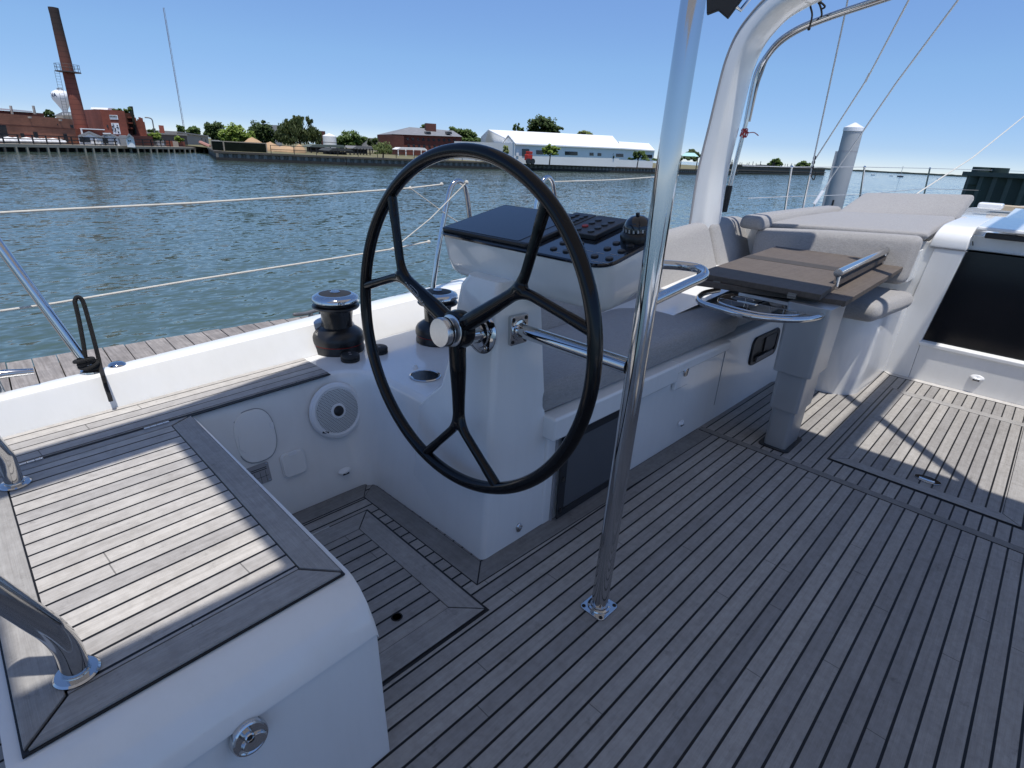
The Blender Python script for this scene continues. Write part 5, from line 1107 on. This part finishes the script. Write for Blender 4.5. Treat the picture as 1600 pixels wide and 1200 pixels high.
# white sheds on the quay
def shed(label, x0, x1, ye, yr, D, wall=WALLW, roof=ROOFG, frontdark=None, depth=5, cat='shed'):
    f = Facade((x0,ye),(x1,ye+.03*(x1-x0)),D,D,GZL); t = thing('shed', label, cat, f.px((x0+x1)/2,ye+6)); xm = (x0+x1)/2-1
    m_ = MB(); m_.prism([V((f.A.x,f.A.y,GZL)),V((f.B.x,f.B.y,GZL)),f.B,f.px(xm,yr,0),f.A], -f.n*depth); m_.build('wall', wall, t, smooth=0)
    a, b, c = f.A+f.n*.2-V((0,0,.1)), f.px(xm,yr-.4,.2), f.B+f.n*.2-V((0,0,.1)); th = V((0,0,.22))
    MB().loft([[a,b,c,c+th,b+th,a+th],[p-f.n*(depth+.4) for p in (a,b,c,c+th,b+th,a+th)]]).build('roof', roof, t, smooth=0); return f, t
f, t = shed('small white shed with grey roof nearest the chimney foot', 122, 159, 213.3, 208, 97, frontdark=1); f.panel(rect(123.5,214,140,222,.03), 'dark_opening', WIN, t); 
for x_ in (148,153.5): f.panel(rect(x_,217,x_+3.2,226,.02), 'door', WALLG, t, -.05, .08)
f, t = shed('middle white shed with a flat cap on its ridge', 158, 186, 214.5, 210.5, 99); f.panel(rect(160,215.5,168,224,.03), 'dark_opening', WIN, t); f.panel(rect(160.5,207.5,173,209.5,.02), 'ridge_cap', WALLG, t, -.6, .4)
f, t = shed('white gabled shed at the right end of the shed row', 196.5, 209, 216, 211.8, 97, depth=9); f.panel(rect(200,219,201.6,221), 'window', WIN, t); f.panel(rect(203,219,204.4,221), 'window', WIN, t)
m_ = MB(); f = Facade((180,213.5),(197,214.2),99,99,GZL); m_.prism([f.px(184,215.5),f.px(200,216),f.px(197,211.8),f.px(186,211.6)], -f.n*5); m_.prism([V((f.px(185,216).x,f.px(185,216).y,GZL)),V((f.px(200,216.5).x,f.px(200,216.5).y,GZL)),f.px(200,216.5),f.px(184,215.6)], -f.n*4.5); tag(m_.build('lean_to', ROOFG, smooth=0, loc=f.px(190,216)), 'grey lean-to roof between the white sheds', 'shed')
m_ = MB(); rnd = random.Random(8)
for k in range(16):
    p = far(8+k*5.9, 219.6+k*.31, 88.5+k*.55); p.z = GZL+.35; m_.ball(p, .62+rnd.uniform(-.1,.15), 8, (1,1,.55))
wb = m_.build('wrapped_bales', WALLW, loc=far(50,222,92)); tag(wb, 'long row of white wrapped bundles lying behind the quay fence', 'bundles')
# low buildings to the right of the works
def block(name, label, tl, tr, DL, DR, depth, mat, cat='building', roof=None, gz=None):
    f = Facade(tl, tr, DL, DR, GZL if gz is None else gz); t = thing(name, label, cat, f.px((tl[0]+tr[0])/2, tl[1]+5)); m_ = MB(); f.walls(m_, depth); m_.build('wall', mat, t, smooth=0)
    if roof: MB().prism([f.A+f.n*.2, f.B+f.n*.2, f.B+f.n*.2+V((0,0,.25)), f.A+f.n*.2+V((0,0,.25))], -f.n*(depth+.4)).build('roof_edge', roof, t, smooth=0)
    return f, t
block('brown_building', 'low brown brick building beside the sheds', (210,217.2),(229,218), 104,106,4, BRICKD)
f, t = block('concrete_building', 'low dark concrete building with a pale roof edge', (229.5,209.2),(291.5,212), 118,124,6, simple('dark_concrete', (.12,.105,.09), .9, var=.2, scale=.5), roof=CONC)
f, t = block('concrete_building', 'long pale grey concrete building left of the round tree', (276,207.5),(325,214), 128,140,10, CONC, roof=CONC); f.panel(rect(313.5,216,315,218), 'window', WIN, t); f.panel(rect(320,218,321,223), 'door', WIN, t)
block('brick_stack', 'short twin brick chimney stump above the low buildings', (247.5,195.5),(255.5,196.2),125,125,1.2, BRICKR, 'chimney')
block('container', 'beige shipping container at the end of the quay', (269.5,220.8),(278,221.2),112,112,2.5, TANW, 'container')
block('container', 'rusty red shipping container at the end of the quay', (278.3,220.8),(288.5,221.3),113,114,2.5, RUST, 'container')
f, t = shed('small white tent shed with dark doorway on the quay', 243, 256, 221, 218.6, 112); 
block('white_tank_shed', 'small white lean shed beside the bright green bush', (331,219),(343,219.5),128,128,3, WALLW, 'shed')
m_ = MB(); m_.tube([far(313,222.5,118), far(329,229.5,114)], .3, 6); tag(m_.build('striped_boom', simple('faded_red', (.40,.2,.16), .7)), 'faded red and white boom lying by the inlet', 'boom')
lp = thing('street_lamp', 'tall lamp post with curved arm beside the ruined works', 'street lamp', ground(240,112,GZL)); p0 = far(240.5,202,112)
MB().tube(smoothpath([V((p0.x,p0.y,GZL)), far(239.5,196,112), far(237.5,187,112), far(233,184.2,112), far(226,183.5,112)], 5), .09, 6).build('post', simple('grey_post', (.2,.2,.2), .6), lp)

# brick hall, white shed
f = Facade((612,209.6),(721.5,213.8),127,131,GZR); hl_ = thing('brick_hall', 'dark red brick hall with hipped grey slate roof', 'building', f.px(670,225)); m_ = MB(); f.walls(m_, 16); m_.build('wall', BRICKD if False else brick('hall_brick', (.15,.045,.034)), hl_, smooth=0)
R0_, R1_ = f.px(640,198.5,-8), f.px(708,204.3,-8); e = f.n*.5; a, b, c, d_ = f.A+e, f.B+e, f.B-f.n*16.5, f.A-f.n*16.5
m_ = MB(); m_.add([a,b,c,d_,R0_,R1_], [[0,1,5,4],[1,2,5],[2,3,4,5],[3,0,4],[3,2,1,0]]); m_.build('roof', simple('slate', (.20,.205,.215), .7, var=.3, scale=1.5), hl_, smooth=0)
for x_ in (662.5,695): f.panel(rect(x_,205.5,x_+7,209.5,.03), 'dormer', WIN, hl_, -2.5, -.8)
m_ = MB(); q = f.px(672.5,200,-6); m_.obox(q+V((0,0,-.5)), f.d*1.15, f.n*.6, V((0,0,1.4))); m_.build('chimney_stack', BRICKD, hl_, smooth=0)
for k in range(10): f.panel(rect(634.5+k*8.1,215.2+k*.27,638+k*8.1,219.2+k*.27,.03), 'window', WIN, hl_, -.2, .05)
for k in range(9): f.panel(rect(636+k*8.1,225.2+k*.27,639.4+k*8.1,230+k*.27,.03), 'window', WIN, hl_, -.2, .05)
fb = Facade((614.5,211.5),(631,212),122,124,GZR); m_ = MB(); fb.walls(m_, 4); m_.build('left_wing', BRICKD, hl_, smooth=0)
m_ = MB(); fa = Facade((620,232.5),(668,234),112,114,GZR); m_.prism([fa.px(620,233.5),fa.px(668,235.2),fa.px(664,231.2),fa.px(626,230.3)], -fa.n*3)
for x_ in (622,634,646,658,666): q = fa.px(x_,234); m_.obox(V((q.x,q.y,(q.z+GZR)/2)), fa.d*.08, fa.n*.08, V((0,0,(q.z-GZR)/2)))
tag(m_.build('marquee', WALLG, smooth=0, loc=fa.px(640,235)), 'low white marquee roof in front of the brick hall', 'marquee')
ws = thing('white_warehouse', 'long white metal warehouse with pale pitched roof behind the seawall', 'building', far(880,240,100))
f = Facade((803.5,223.8),(1023,234.6),90,118,GZR); ROOFW = simple('white_metal_roof', (.80,.80,.79), .5, var=.04, scale=.3)
m_ = MB(); f.walls(m_, 15); m_.build('wall', WALLG, ws, smooth=0)
Lg = (f.px(794,214.2,0)); 
RA, RB = far(762.5,202.3,112), far(957.5,212.3,133); EB_A, EB_B = f.A-f.n*26, f.B-f.n*26
EA, EB = f.A+f.n*.35, far(973,231.4,f.px(973,231.4).to_2d().length)+f.n*.35
m_ = MB(); th = V((0,0,.18))
RAp = far(763,202.4,108); RBp = far(957,212.2,131); Eb = f.px(973,231.5,.35)
m_.loft([[EA, Eb, RBp, RAp],[p-th for p in (EA, Eb, RBp, RAp)]]); bA = far(751.5,213.8,128); bB = RBp+(bA-RAp)*1.0
m_.loft([[RAp,RBp,bB,bA],[p-th for p in (RAp,RBp,bB,bA)]]); m_.build('roof', ROOFW, ws, smooth=0)
m_ = MB(); c0 = f.px(784.5,222,-.0); G0 = EA-f.n*.3; bAg = V((bA.x,bA.y,GZR)); eag = V((G0.x,G0.y,GZR))
m_.add([eag, G0, RAp-th, bA-th, bAg], [[0,1,2,3,4]]); m_.prism([bAg, eag, G0-V((0,0,.1)), bA-V((0,0,.1))], V((.4,.4,0))); m_.build('gable_wall', WALLG, ws, smooth=0)
fp_ = Facade((785,224),(804,224.6),95,89.8,GZR); m_ = MB(); pk = fp_.px(794,213.8); bk2 = V((.75,.65,0))*9
m_.prism([V((fp_.A.x,fp_.A.y,GZR)),V((fp_.B.x,fp_.B.y,GZR)),fp_.B,pk,fp_.A], bk2); m_.build('porch_gable', WALLG, ws, smooth=0)
a, b, c = fp_.A+V((0,0,.02))-bk2*.03, pk+V((0,0,.14))-bk2*.03, fp_.B+V((0,0,.02))-bk2*.03; th2 = V((0,0,.16))
MB().loft([[a,b,c,c+th2,b+th2,a+th2],[p+bk2*1.3 for p in (a,b,c,c+th2,b+th2,a+th2)]]).build('porch_roof', ROOFW, ws, smooth=0)
fx_ = Facade((973,229.0),(1022.5,234.2),f.px(975,231).to_2d().length-.15,f.px(1022,234).to_2d().length-.15,GZR); 
m_ = MB(); q0, q1, q2, q3 = f.px(971,231.3,.4), f.px(1023.5,234.8,.4), far(1014,224,134), far(966,221,125); m_.loft([[q0,q1,q2,q3],[p-th for p in (q0,q1,q2,q3)]]); m_.build('annex_roof', ROOFW, ws, smooth=0)
for q in (rect(882,236.5,901.5,242,.03,0), rect(920.5,238.6,926.5,243,.03,0), rect(933,239,938.5,243.5,.03,0), rect(962,240,973,245,.03,0), rect(1004.5,241.5,1018,247,.03,0), rect(837,234.5,848,241,.03,0)): f.panel(q, 'window', WIN, ws, -.1, .06)
f.panel(rect(815,232.5,826,244,.03,0), 'doorway', WIN, ws, -.1, .06); f.panel(rect(805.8,234,809.5,243.6,.02,0), 'door', WALLW, ws, -.05, .1)
fp_.panel(rect(787.5,233,789.5,236.5,0,.05), 'window', WIN, ws, -.05, .06)
m_ = MB(); q = f.px(826,241.5,1.6); m_.obox(V((q.x,q.y,GZR+.95)), f.d*.5, f.n*.4, V((0,0,.42))); tr_ = thing('tractor', 'small red tractor parked at the white warehouse doorway', 'tractor', (q.x,q.y,GZR))
m_.build('body', simple('tractor_red', (.45,.03,.02), .5), tr_, bevel=.1)
MB().obox(V((q.x,q.y,GZR+1.6))+f.d*.1, f.d*.35, f.n*.4, V((0,0,.2))).build('cab', simple('tractor_cab', (.40,.03,.02), .5), tr_, bevel=.05)
for s_ in (-.42,.45): MB().lathe([(0,-.15),(.42,-.15),(.42,.15),(0,.15)], c=V((q.x,q.y,GZR+.42))+f.d*s_+f.n*.45, axis=f.n, n=14).build('wheel', BLACKM, tr_)
# gazebo
gz0 = far(1077,250,104); gb = thing('gazebo', 'open shelter with pale teal roof between the pole and the arch', 'gazebo', (gz0.x,gz0.y,GZR)); k = mpp(gz0); vd = V((gz0.x,gz0.y,0)).normalized(); lf_ = V((vd.y,-vd.x,0))
ze, zr_ = far(1077,244.2,104).z, far(1077,238.6,104).z; w_ = 13.5*k; ring = [V((gz0.x,gz0.y,ze))+lf_*a*w_+vd*b*w_*.7 for a,b in ((-1,-1),(1,-1),(1,1),(-1,1))]; ri = [V((gz0.x,gz0.y,zr_))+lf_*a*w_*.45+vd*b*.4 for a,b in ((-1,-1),(1,-1),(1,1),(-1,1))]
MB().loft([ring,ri]).build('roof', simple('teal_roof', (.30,.55,.52), .5, var=.05), gb, smooth=0)
for p in ring: q = p*.9+V((gz0.x,gz0.y,ze))*.1; MB().tube([V((q.x,q.y,GZR)),V((q.x,q.y,ze+.1))], .08, 6).build('post', CAPM, gb)
# breakwater
bwA, bwB = zP(1140,271,WZ), zP(1288.5,273.4,WZ); bw = thing('breakwater', 'low timber breakwater ending right of the white arch', 'breakwater', bwB); d = (bwB-bwA); L = d.length; d.normalize(); nn = V((d.y,-d.x,0)); nn = nn if nn.dot(EYE-bwA) > 0 else -nn
ztop = far(1288,263.6,bwB.to_2d().length).z
for k, (zz, ext) in enumerate(((WZ+.35,.0),(WZ+.95,.1),(ztop-.15,.2))): MB().obox(bwA+d*(L/2-1)+V((0,0,zz-WZ)), d*(L/2+1), nn*(.22+ext), V((0,0,.15))).build('wale', CAPM, bw, smooth=0)
MB().obox(bwA+d*(L/2-1)-nn*1.2+V((0,0,(ztop-WZ)/2)), d*(L/2+.6), nn*1.0, V((0,0,(ztop-WZ)/2+.02))).build('core', simple('grey_timber', (.13,.11,.09), .9, var=.4, scale=.6), bw, smooth=0)
m_ = MB(); rnd = random.Random(6)
for k in range(46): p = bwA+d*(L*.05+L*.72*rnd.random())-nn*(1+6*rnd.random()); m_.tube([V((p.x,p.y,ztop-.2)), V((p.x+rnd.uniform(-.2,.2),p.y,ztop+rnd.uniform(.3,1.3)))], .09, 4)
tag(m_.build('post_row', IRONB), 'row of dark short posts standing on the breakwater', 'posts')

# ------------------------------------------------ trees
LF = {'dark': leaves('leaves_dark', (.018,.036,.010), (.075,.115,.03)), 'mid': leaves('leaves_mid', (.03,.06,.014), (.12,.18,.045)), 'bright': leaves('leaves_bright', (.06,.11,.018), (.26,.34,.06)), 'willow': leaves('leaves_willow', (.032,.048,.018), (.14,.17,.065)), 'pale': leaves('leaves_pale', (.08,.11,.035), (.30,.34,.13))}
BARK = simple('bark', (.06,.045,.035), .95, var=.3, scale=3)
def tree(name, label, D, blobs, kind, gz, cat='tree', leaf=2.3, dens=1.0, trunk=True, droop=0.0, group=None, solid=False):
    rnd = random.Random(hash(label) % 9999 if False else sum(map(ord, label))); base = far(blobs[0][0], 250, D)
    t = thing(name, label, cat, (base.x,base.y,gz), group); m_ = MB(); m_.tint = []; vd = V((base.x,base.y,0)).normalized(); lf_ = V((vd.y,-vd.x,0))
    blobs = [(a_, b_, c_*1.15, d_*1.15) for a_, b_, c_, d_ in blobs]
    if trunk and not droop: blobs = list(blobs) + [(px+ry*.15, py+ry*.9, rx*.8, ry*.75) for px, py, rx, ry in blobs[:3]]
    for (px, py, rx, ry) in blobs:
        c = far(px, py, D); k = mpp(c); N = int(max(60, rx*ry*6.5*dens)); sub = []
        for q in range(max(5, int(rx*ry/9))):                       # clumps give the crown light and dark masses and an uneven edge
            u = V((rnd.gauss(0,1),rnd.gauss(0,1),rnd.gauss(0,1))).normalized()*(rnd.random()**.45); sub.append((u*.86, rnd.uniform(.28,.52)))
        for i in range(N):
            s_, sr = rnd.choice(sub); u = V((rnd.gauss(0,1),rnd.gauss(0,1),rnd.gauss(0,1))).normalized()*sr*(.35+.65*rnd.random()) + s_
            if u.z < -.75: u.z = -.75
            p = c + lf_*u.x*rx*k + vd*u.y*rx*k + V((0,0,u.z*ry*k))
            if p.z < gz+.05: p.z = gz+.05
            s0 = 1.25*leaf*k*rnd.uniform(.55,1.15); a = V((rnd.gauss(0,1),rnd.gauss(0,1),rnd.gauss(0,.6))).normalized(); b = a.orthogonal().normalized()*s0; a = a*s0
            if droop: a = V((rnd.uniform(-.55,.55),rnd.uniform(-.55,.55),-1))*s0*(.55+.5*droop); b = V((rnd.uniform(-1,1),rnd.uniform(-1,1),rnd.uniform(-.5,.5))).normalized()*s0*.5
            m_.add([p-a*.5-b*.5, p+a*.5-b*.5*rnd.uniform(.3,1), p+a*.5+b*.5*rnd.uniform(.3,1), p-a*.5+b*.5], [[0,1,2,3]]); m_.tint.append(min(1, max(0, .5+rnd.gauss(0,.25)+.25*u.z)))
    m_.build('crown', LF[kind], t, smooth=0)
    if trunk:
        px, py, rx, ry = blobs[0]; c = far(px,py,D); k = mpp(c); r = max(.08, rx*k*.07); tm = MB(); b0 = V((c.x,c.y,gz-.1)); top_ = c+V((0,0,ry*k*.25)); tm.tube([b0, b0*.5+top_*.5+lf_*r*.6, top_], [r*1.3,r,r*.4], 7)
        for (qx,qy,ax_,ay) in blobs[:5]:
            e = far(qx,qy,D); st = b0*.45+c*.55; tm.tube([st, st*.45+e*.55+V((0,0,.2)), e+V((0,0,ay*k*.4))], [r*.6,r*.4,r*.12], 6)
        tm.build('trunk', BARK, t)
    return t
GT = 'trees behind the shore'
tree('tree', 'big spreading willow in the middle of the grassy point', 108, [(466,203,17,14),(446,203,11,12),(489,209,11,11),(470,190,10,7),(483,191,5,7),(452,192,7,6),(455,217,16,9),(497,217,7,8),(437,213,7,8),(478,218,12,9),(461,186,4,4)], 'willow', GZR, leaf=2.6, dens=1.15, droop=.9, group=GT)
tree('tree', 'bright yellow green tree left of the sawdust heaps', 106, [(366,211,15,13),(355,215,11,11),(384,215,12,10),(372,204,9,8),(348,219,6,8)], 'bright', GZR, group=GT)
tree('tree', 'round dark tree behind the bright green one', 150, [(334,203,14,10),(326,205,8,8),(343,205,7,8)], 'dark', GZL, group=GT)
tree('tree', 'dark tree between the bright green tree and the willow', 122, [(407,205,14,13),(420,210,10,12),(398,210,8,11),(412,198,8,7),(436,216,10,10)], 'dark', GZR, group=GT)
tree('tree', 'hazy small trees at the foot of the radio mast', 170, [(294,204,12,5),(302,204,9,5),(284,203,6,4)], 'mid', GZL, group=GT)
tree('shrub', 'ragged small tree sprouting on the low building roofline', 160, [(279,199,2.4,4.5),(281,203,4,2)], 'mid', GZL, 'shrub', group=GT)
tree('shrub', 'pale green bush in front of the dark concrete building', 109, [(242,213.5,8,5.5),(236,215,5,4),(248,215,5,4)], 'bright', GZL, 'shrub', trunk=False)
tree('shrub', 'pale green bush beside the beige container', 113, [(277,216.5,5.5,4.5),(282,218,4,3)], 'bright', GZL, 'shrub', trunk=False)
tree('shrub', 'dark bushes at the foot of the ruined gable', 125, [(234,203,6,5),(241,205,5,3)], 'dark', GZL, 'shrub', trunk=False)
tree('tree', 'dark tree top above the warehouse roof at far left', 150, [(76,178,6.5,5),(82,180,4,3.5),(70,177,3,3)], 'dark', GZL, group=GT)
tree('shrub', 'weeds growing on the roof of the ruined works', 106, [(186,171.5,7,1.6),(197,173.5,6,2),(203,171,2.5,3)], 'mid', GZL, 'shrub', trunk=False)
tree('tree', 'row of mid green trees between white tank and brick hall', 128, [(540,216,12,9),(556,215,11,9),(530,219,9,8),(566,220,7,6),(548,222,14,6)], 'mid', GZR, group=GT)
tree('tree', 'small dark tree left of the brick hall', 135, [(581,220,6.5,7)], 'dark', GZR, group=GT)
tree('tree', 'pale round willow bush standing alone on the seawall grass', 84, [(598,231.5,13,8),(594,226,8,5),(604,234,9,6),(590,235,7,5)], 'pale', GZR, droop=.5, group=GT)
tree('tree', 'green trees behind the right end of the brick hall', 165, [(715,208,11,8),(735,212,13,8),(747,217,8,6),(705,203,6,4),(728,219,18,5)], 'mid', GZR, group=GT)
tree('tree', 'tree top just above the brick hall roof', 165, [(661,197,6,2.8)], 'mid', GZR, group=GT)
tree('tree', 'large dark round tree behind the white warehouse', 175, [(848,195,17,10),(834,198,12,8),(862,199,12,7),(846,188,10,5),(872,203,7,5)], 'dark', GZR, group=GT)
tree('tree', 'wispy conifer tops left of the large round tree', 175, [(804,199,2.2,6),(810,200,2.2,6),(816,202,3,3)], 'mid', GZR, group=GT)
tree('tree', 'pale tree tops behind the middle of the white roof', 190, [(915,208,10,4),(905,208,5,3)], 'pale', GZR, group=GT)
tree('tree', 'small bright tree in front of the white warehouse', 87, [(860,232,9,5.5),(853,234,6,4),(868,234,6,4),(860,228,5,3)], 'bright', GZR, group=GT)
tree('tree', 'leafy young tree near the right end of the white warehouse', 100, [(998,239,7,5),(992,241,5,4),(1005,241,5,4)], 'mid', GZR, group=GT)
tree('tree', 'thin sapling beside the white porch gable', 84, [(791,233,5,5),(787,236,3,4)], 'pale', GZR, dens=.6, group=GT)
for x_, y_, h_, lb in ((833.5,237,6.5,'dark cone shrub beside the red tractor'),(909.5,241,6.5,'dark cone shrub left of the square windows'),(941.5,240,8.5,'first of two tall dark cone shrubs by the windows'),(957,240.5,9,'second of two tall dark cone shrubs by the windows')):
    tree('conifer', lb, 94+(x_-830)*.11, [(x_,y_+h_*.35,2.6,h_*.5),(x_,y_-h_*.3,1.7,h_*.5)], 'dark', GZR, 'conifer', leaf=1.6, dens=3, trunk=False, group='cone shrubs by the white warehouse')
tree('hedge', 'low hedge at the right end of the white warehouse', 100, [(1010,248.5,7,1.7),(1022,249.5,6,1.8),(985,247.5,5,1.5)], 'mid', GZR, 'hedge', trunk=False)
tree('tree', 'dark tree behind the teal roofed shelter', 120, [(1082,238,9,4),(1090,240,6,5),(1074,241,6,5),(1082,244,12,5)], 'dark', GZR, group=GT, trunk=False)
tree('shrub', 'dark shrubs under the teal roofed shelter', 102, [(1072,248,6,3),(1086,248.5,6,3),(1062,249,4,2.5)], 'dark', GZR, 'shrub', trunk=False)
dB = bwB.to_2d().length
tree('tree', 'small tree at the left on the breakwater', dB*.98, [(1210,252,8,4.5),(1204,254,5,3),(1217,254,5,3)], 'mid', ztop-.2, group='trees on the breakwater')
tree('tree', 'small tree at the right end of the breakwater', dB*.98, [(1254,255,8,4),(1247,256.5,5,3),(1262,256.5,6,3)], 'mid', ztop-.2, group='trees on the breakwater')
# sawdust heaps, tank, pavilions
SAW = simple('wood_chips', (.42,.28,.16), .95, var=.25, scale=1.5)
def heap(label, px, py0, py1, rx, D):
    b = far(px, py1, D); b.z = GZR; k = mpp(b); h_ = (py1-py0)*k*.80; m_ = MB(); rings = []
    for j in range(7):
        t = j/6; rings.append([b+V((rx*k*(1-t**2.2)*math.cos(a)*(1+.16*noise.noise(V((math.cos(a)*2,math.sin(a)*2,t*3+px)))), rx*k*(1-t**2.2)*math.sin(a), h_*t*(1+.1*noise.noise(V((a,t*4,px)))))) for a in [i*.3927 for i in range(16)]])
    m_.loft(rings); tag(m_.build('chip_heap', SAW, smooth=60, loc=b), label, 'heap', 'wood chip heaps on the point')
heap('taller wood chip heap behind the dark fence', 397, 215, 238, 19, 101); heap('middle wood chip heap sloping down to the right', 424, 223, 240, 17, 97); heap('low long wood chip heap under the willow', 448, 229, 241, 22, 95); heap('small pointed heap at the right foot of the willow', 469, 225, 241, 10, 93)
q = far(515.5,225,118); k = mpp(q); tk = thing('storage_tank', 'squat white storage tank right of the willow', 'tank', (q.x,q.y,GZR)); zt_ = far(515,212.8,118).z
MB().lathe([(10*k,0),(10*k,zt_-GZR),(9.4*k,zt_-GZR+.1),(0,zt_-GZR+.5)], c=(q.x,q.y,GZR), n=28).build('shell', WALLW, tk); MB().lathe([(10.1*k,(zt_-GZR)*.6),(10.2*k,(zt_-GZR)*.62),(10.1*k,(zt_-GZR)*.64)], c=(q.x,q.y,GZR), n=28).build('band', CONC, tk)
block('brick_building', 'sliver of brick building behind the white tank', (500,204.5),(508,205),140,140,4, BRICKD, gz=GZR)
block('flat_building', 'distant flat grey building left of the brick hall', (572,215.2),(604,217),190,195,8, CONC, gz=GZR); block('flat_building', 'small square rooftop block above the distant flat building', (592,210.8),(603,211.3),194,194,4, CONC, gz=GZR)
block('flat_building', 'white low extension at the left end of the brick hall', (597,219.6),(616,220.5),150,150,5, WALLW, gz=GZR)
block('flat_building', 'grey block roof just showing behind the willow crown', (422,195.2),(438,195.6),160,160,6, ROOFG, gz=GZR)
for i, (x0, x1, y0, D, lb) in enumerate(((485,540,227,97,'long low shelter with dull green roof right of the wood chips'),(553,582,229,99,'dark picnic shelter left of the pale round bush'),(516,551,233,92,'low dark boat under cover on the shore grass'))):
    f = Facade((x0,y0),(x1,y0+.03*(x1-x0)),D,D+2,GZR); t = thing('shelter', lb, 'shelter', f.px((x0+x1)/2,y0+6)); m_ = MB(); m_.prism([f.px(x0-2,y0+2.6),f.px(x1+2,y0+3.8),f.px(x1-3,y0),f.px(x0+4,y0-1)], -f.n*3); m_.build('roof', simple('shelter_roof_%d' % i, ((.10,.125,.11),(.17,.17,.17),(.045,.05,.05))[i], .8), t, smooth=0)
    for j in range(6):
        q = f.px(x0+2+(x1-x0-4)*j/5, y0+3); MB().obox(V((q.x,q.y,(q.z+GZR)/2))-f.n*.4, f.d*.07, f.n*.07, V((0,0,(q.z-GZR)/2))).build('post', IRONB, t, smooth=0)
    m_ = MB(); m_.obox(f.px((x0+x1)/2, y0+8)*1-f.n*1.8, f.d*f.L*.45, f.n*.5, V((0,0,.35))); m_.build('benches', WETM, t, smooth=0)
# far shore across the open water, and boats
FARW = leaves('far_wood', (.07,.09,.08), (.12,.145,.12)); m_ = MB(); rnd = random.Random(2); row = []  # leaf colours greyed and lightened to paint in the distance haze
for i in range(90):
    px = 1180+i*7; c = far(px, 264+(px-1288)*.0315, 1400); row.append((c, 1.6+1.6*noise.noise(V((i*.22,0,0)))+.8*noise.noise(V((i*.9,3,0)))))
m_.loft([[V((c.x,c.y,WZ-.5)) for c, h_ in row], [V((c.x,c.y,WZ+h_+1.5)) for c, h_ in row], [V((c.x*1.05,c.y*1.05,WZ+h_+1.5)) for c, h_ in row]], closed=False)
m_.tint = [rnd.random() for _ in m_.f]; fs = m_.build('far_woods', FARW, smooth=0); fs['kind'] = 'stuff'
HULLW = simple('boat_white', (.8,.8,.8), .4)
def boat(label, px, py, wpx, D, mast=0, col=None):
    b = far(px, py, D); k = mpp(b); b.z = WZ; vd = V((b.x,b.y,0)).normalized(); l = V((vd.y,-vd.x,0)); t = thing('boat', label, 'boat', b, 'small boats on the open water'); w_ = wpx*k/2; h_ = w_*.35
    MB().loft([[b-l*w_*.85, b-l*w_*.5-vd*w_*.25, b+l*w_*.6-vd*w_*.2, b+l*w_*.9, b+l*w_*.6+vd*w_*.2, b-l*w_*.5+vd*w_*.25], [p+V((0,0,h_)) for p in (b-l*w_, b-l*w_*.55-vd*w_*.33, b+l*w_*.65-vd*w_*.28, b+l*w_*1.1, b+l*w_*.65+vd*w_*.28, b-l*w_*.55+vd*w_*.33)]]).build('hull', col or HULLW, t)
    MB().obox(b+V((0,0,h_*1.35)), l*w_*.35, vd*w_*.15, V((0,0,h_*.4))).build('cabin', HULLW, t)
    if mast: MB().tube([b+V((0,0,h_)), b+V((0,0,h_+mast*k))], .35*k, 5).build('mast', WIRE, t)
boat('tiny sailing boat with bare mast near the horizon', 1408, 270.5, 9, 420, 14, simple('boat_dark', (.05,.06,.08), .4)); boat('tiny white boat left of the sailing boat', 1365, 269.0, 6, 430); boat('tiny white boat nearest the white pile on the horizon', 1394, 269.6, 5, 440); boat('tiny white boat under the white halyard', 1469, 272, 5, 400)
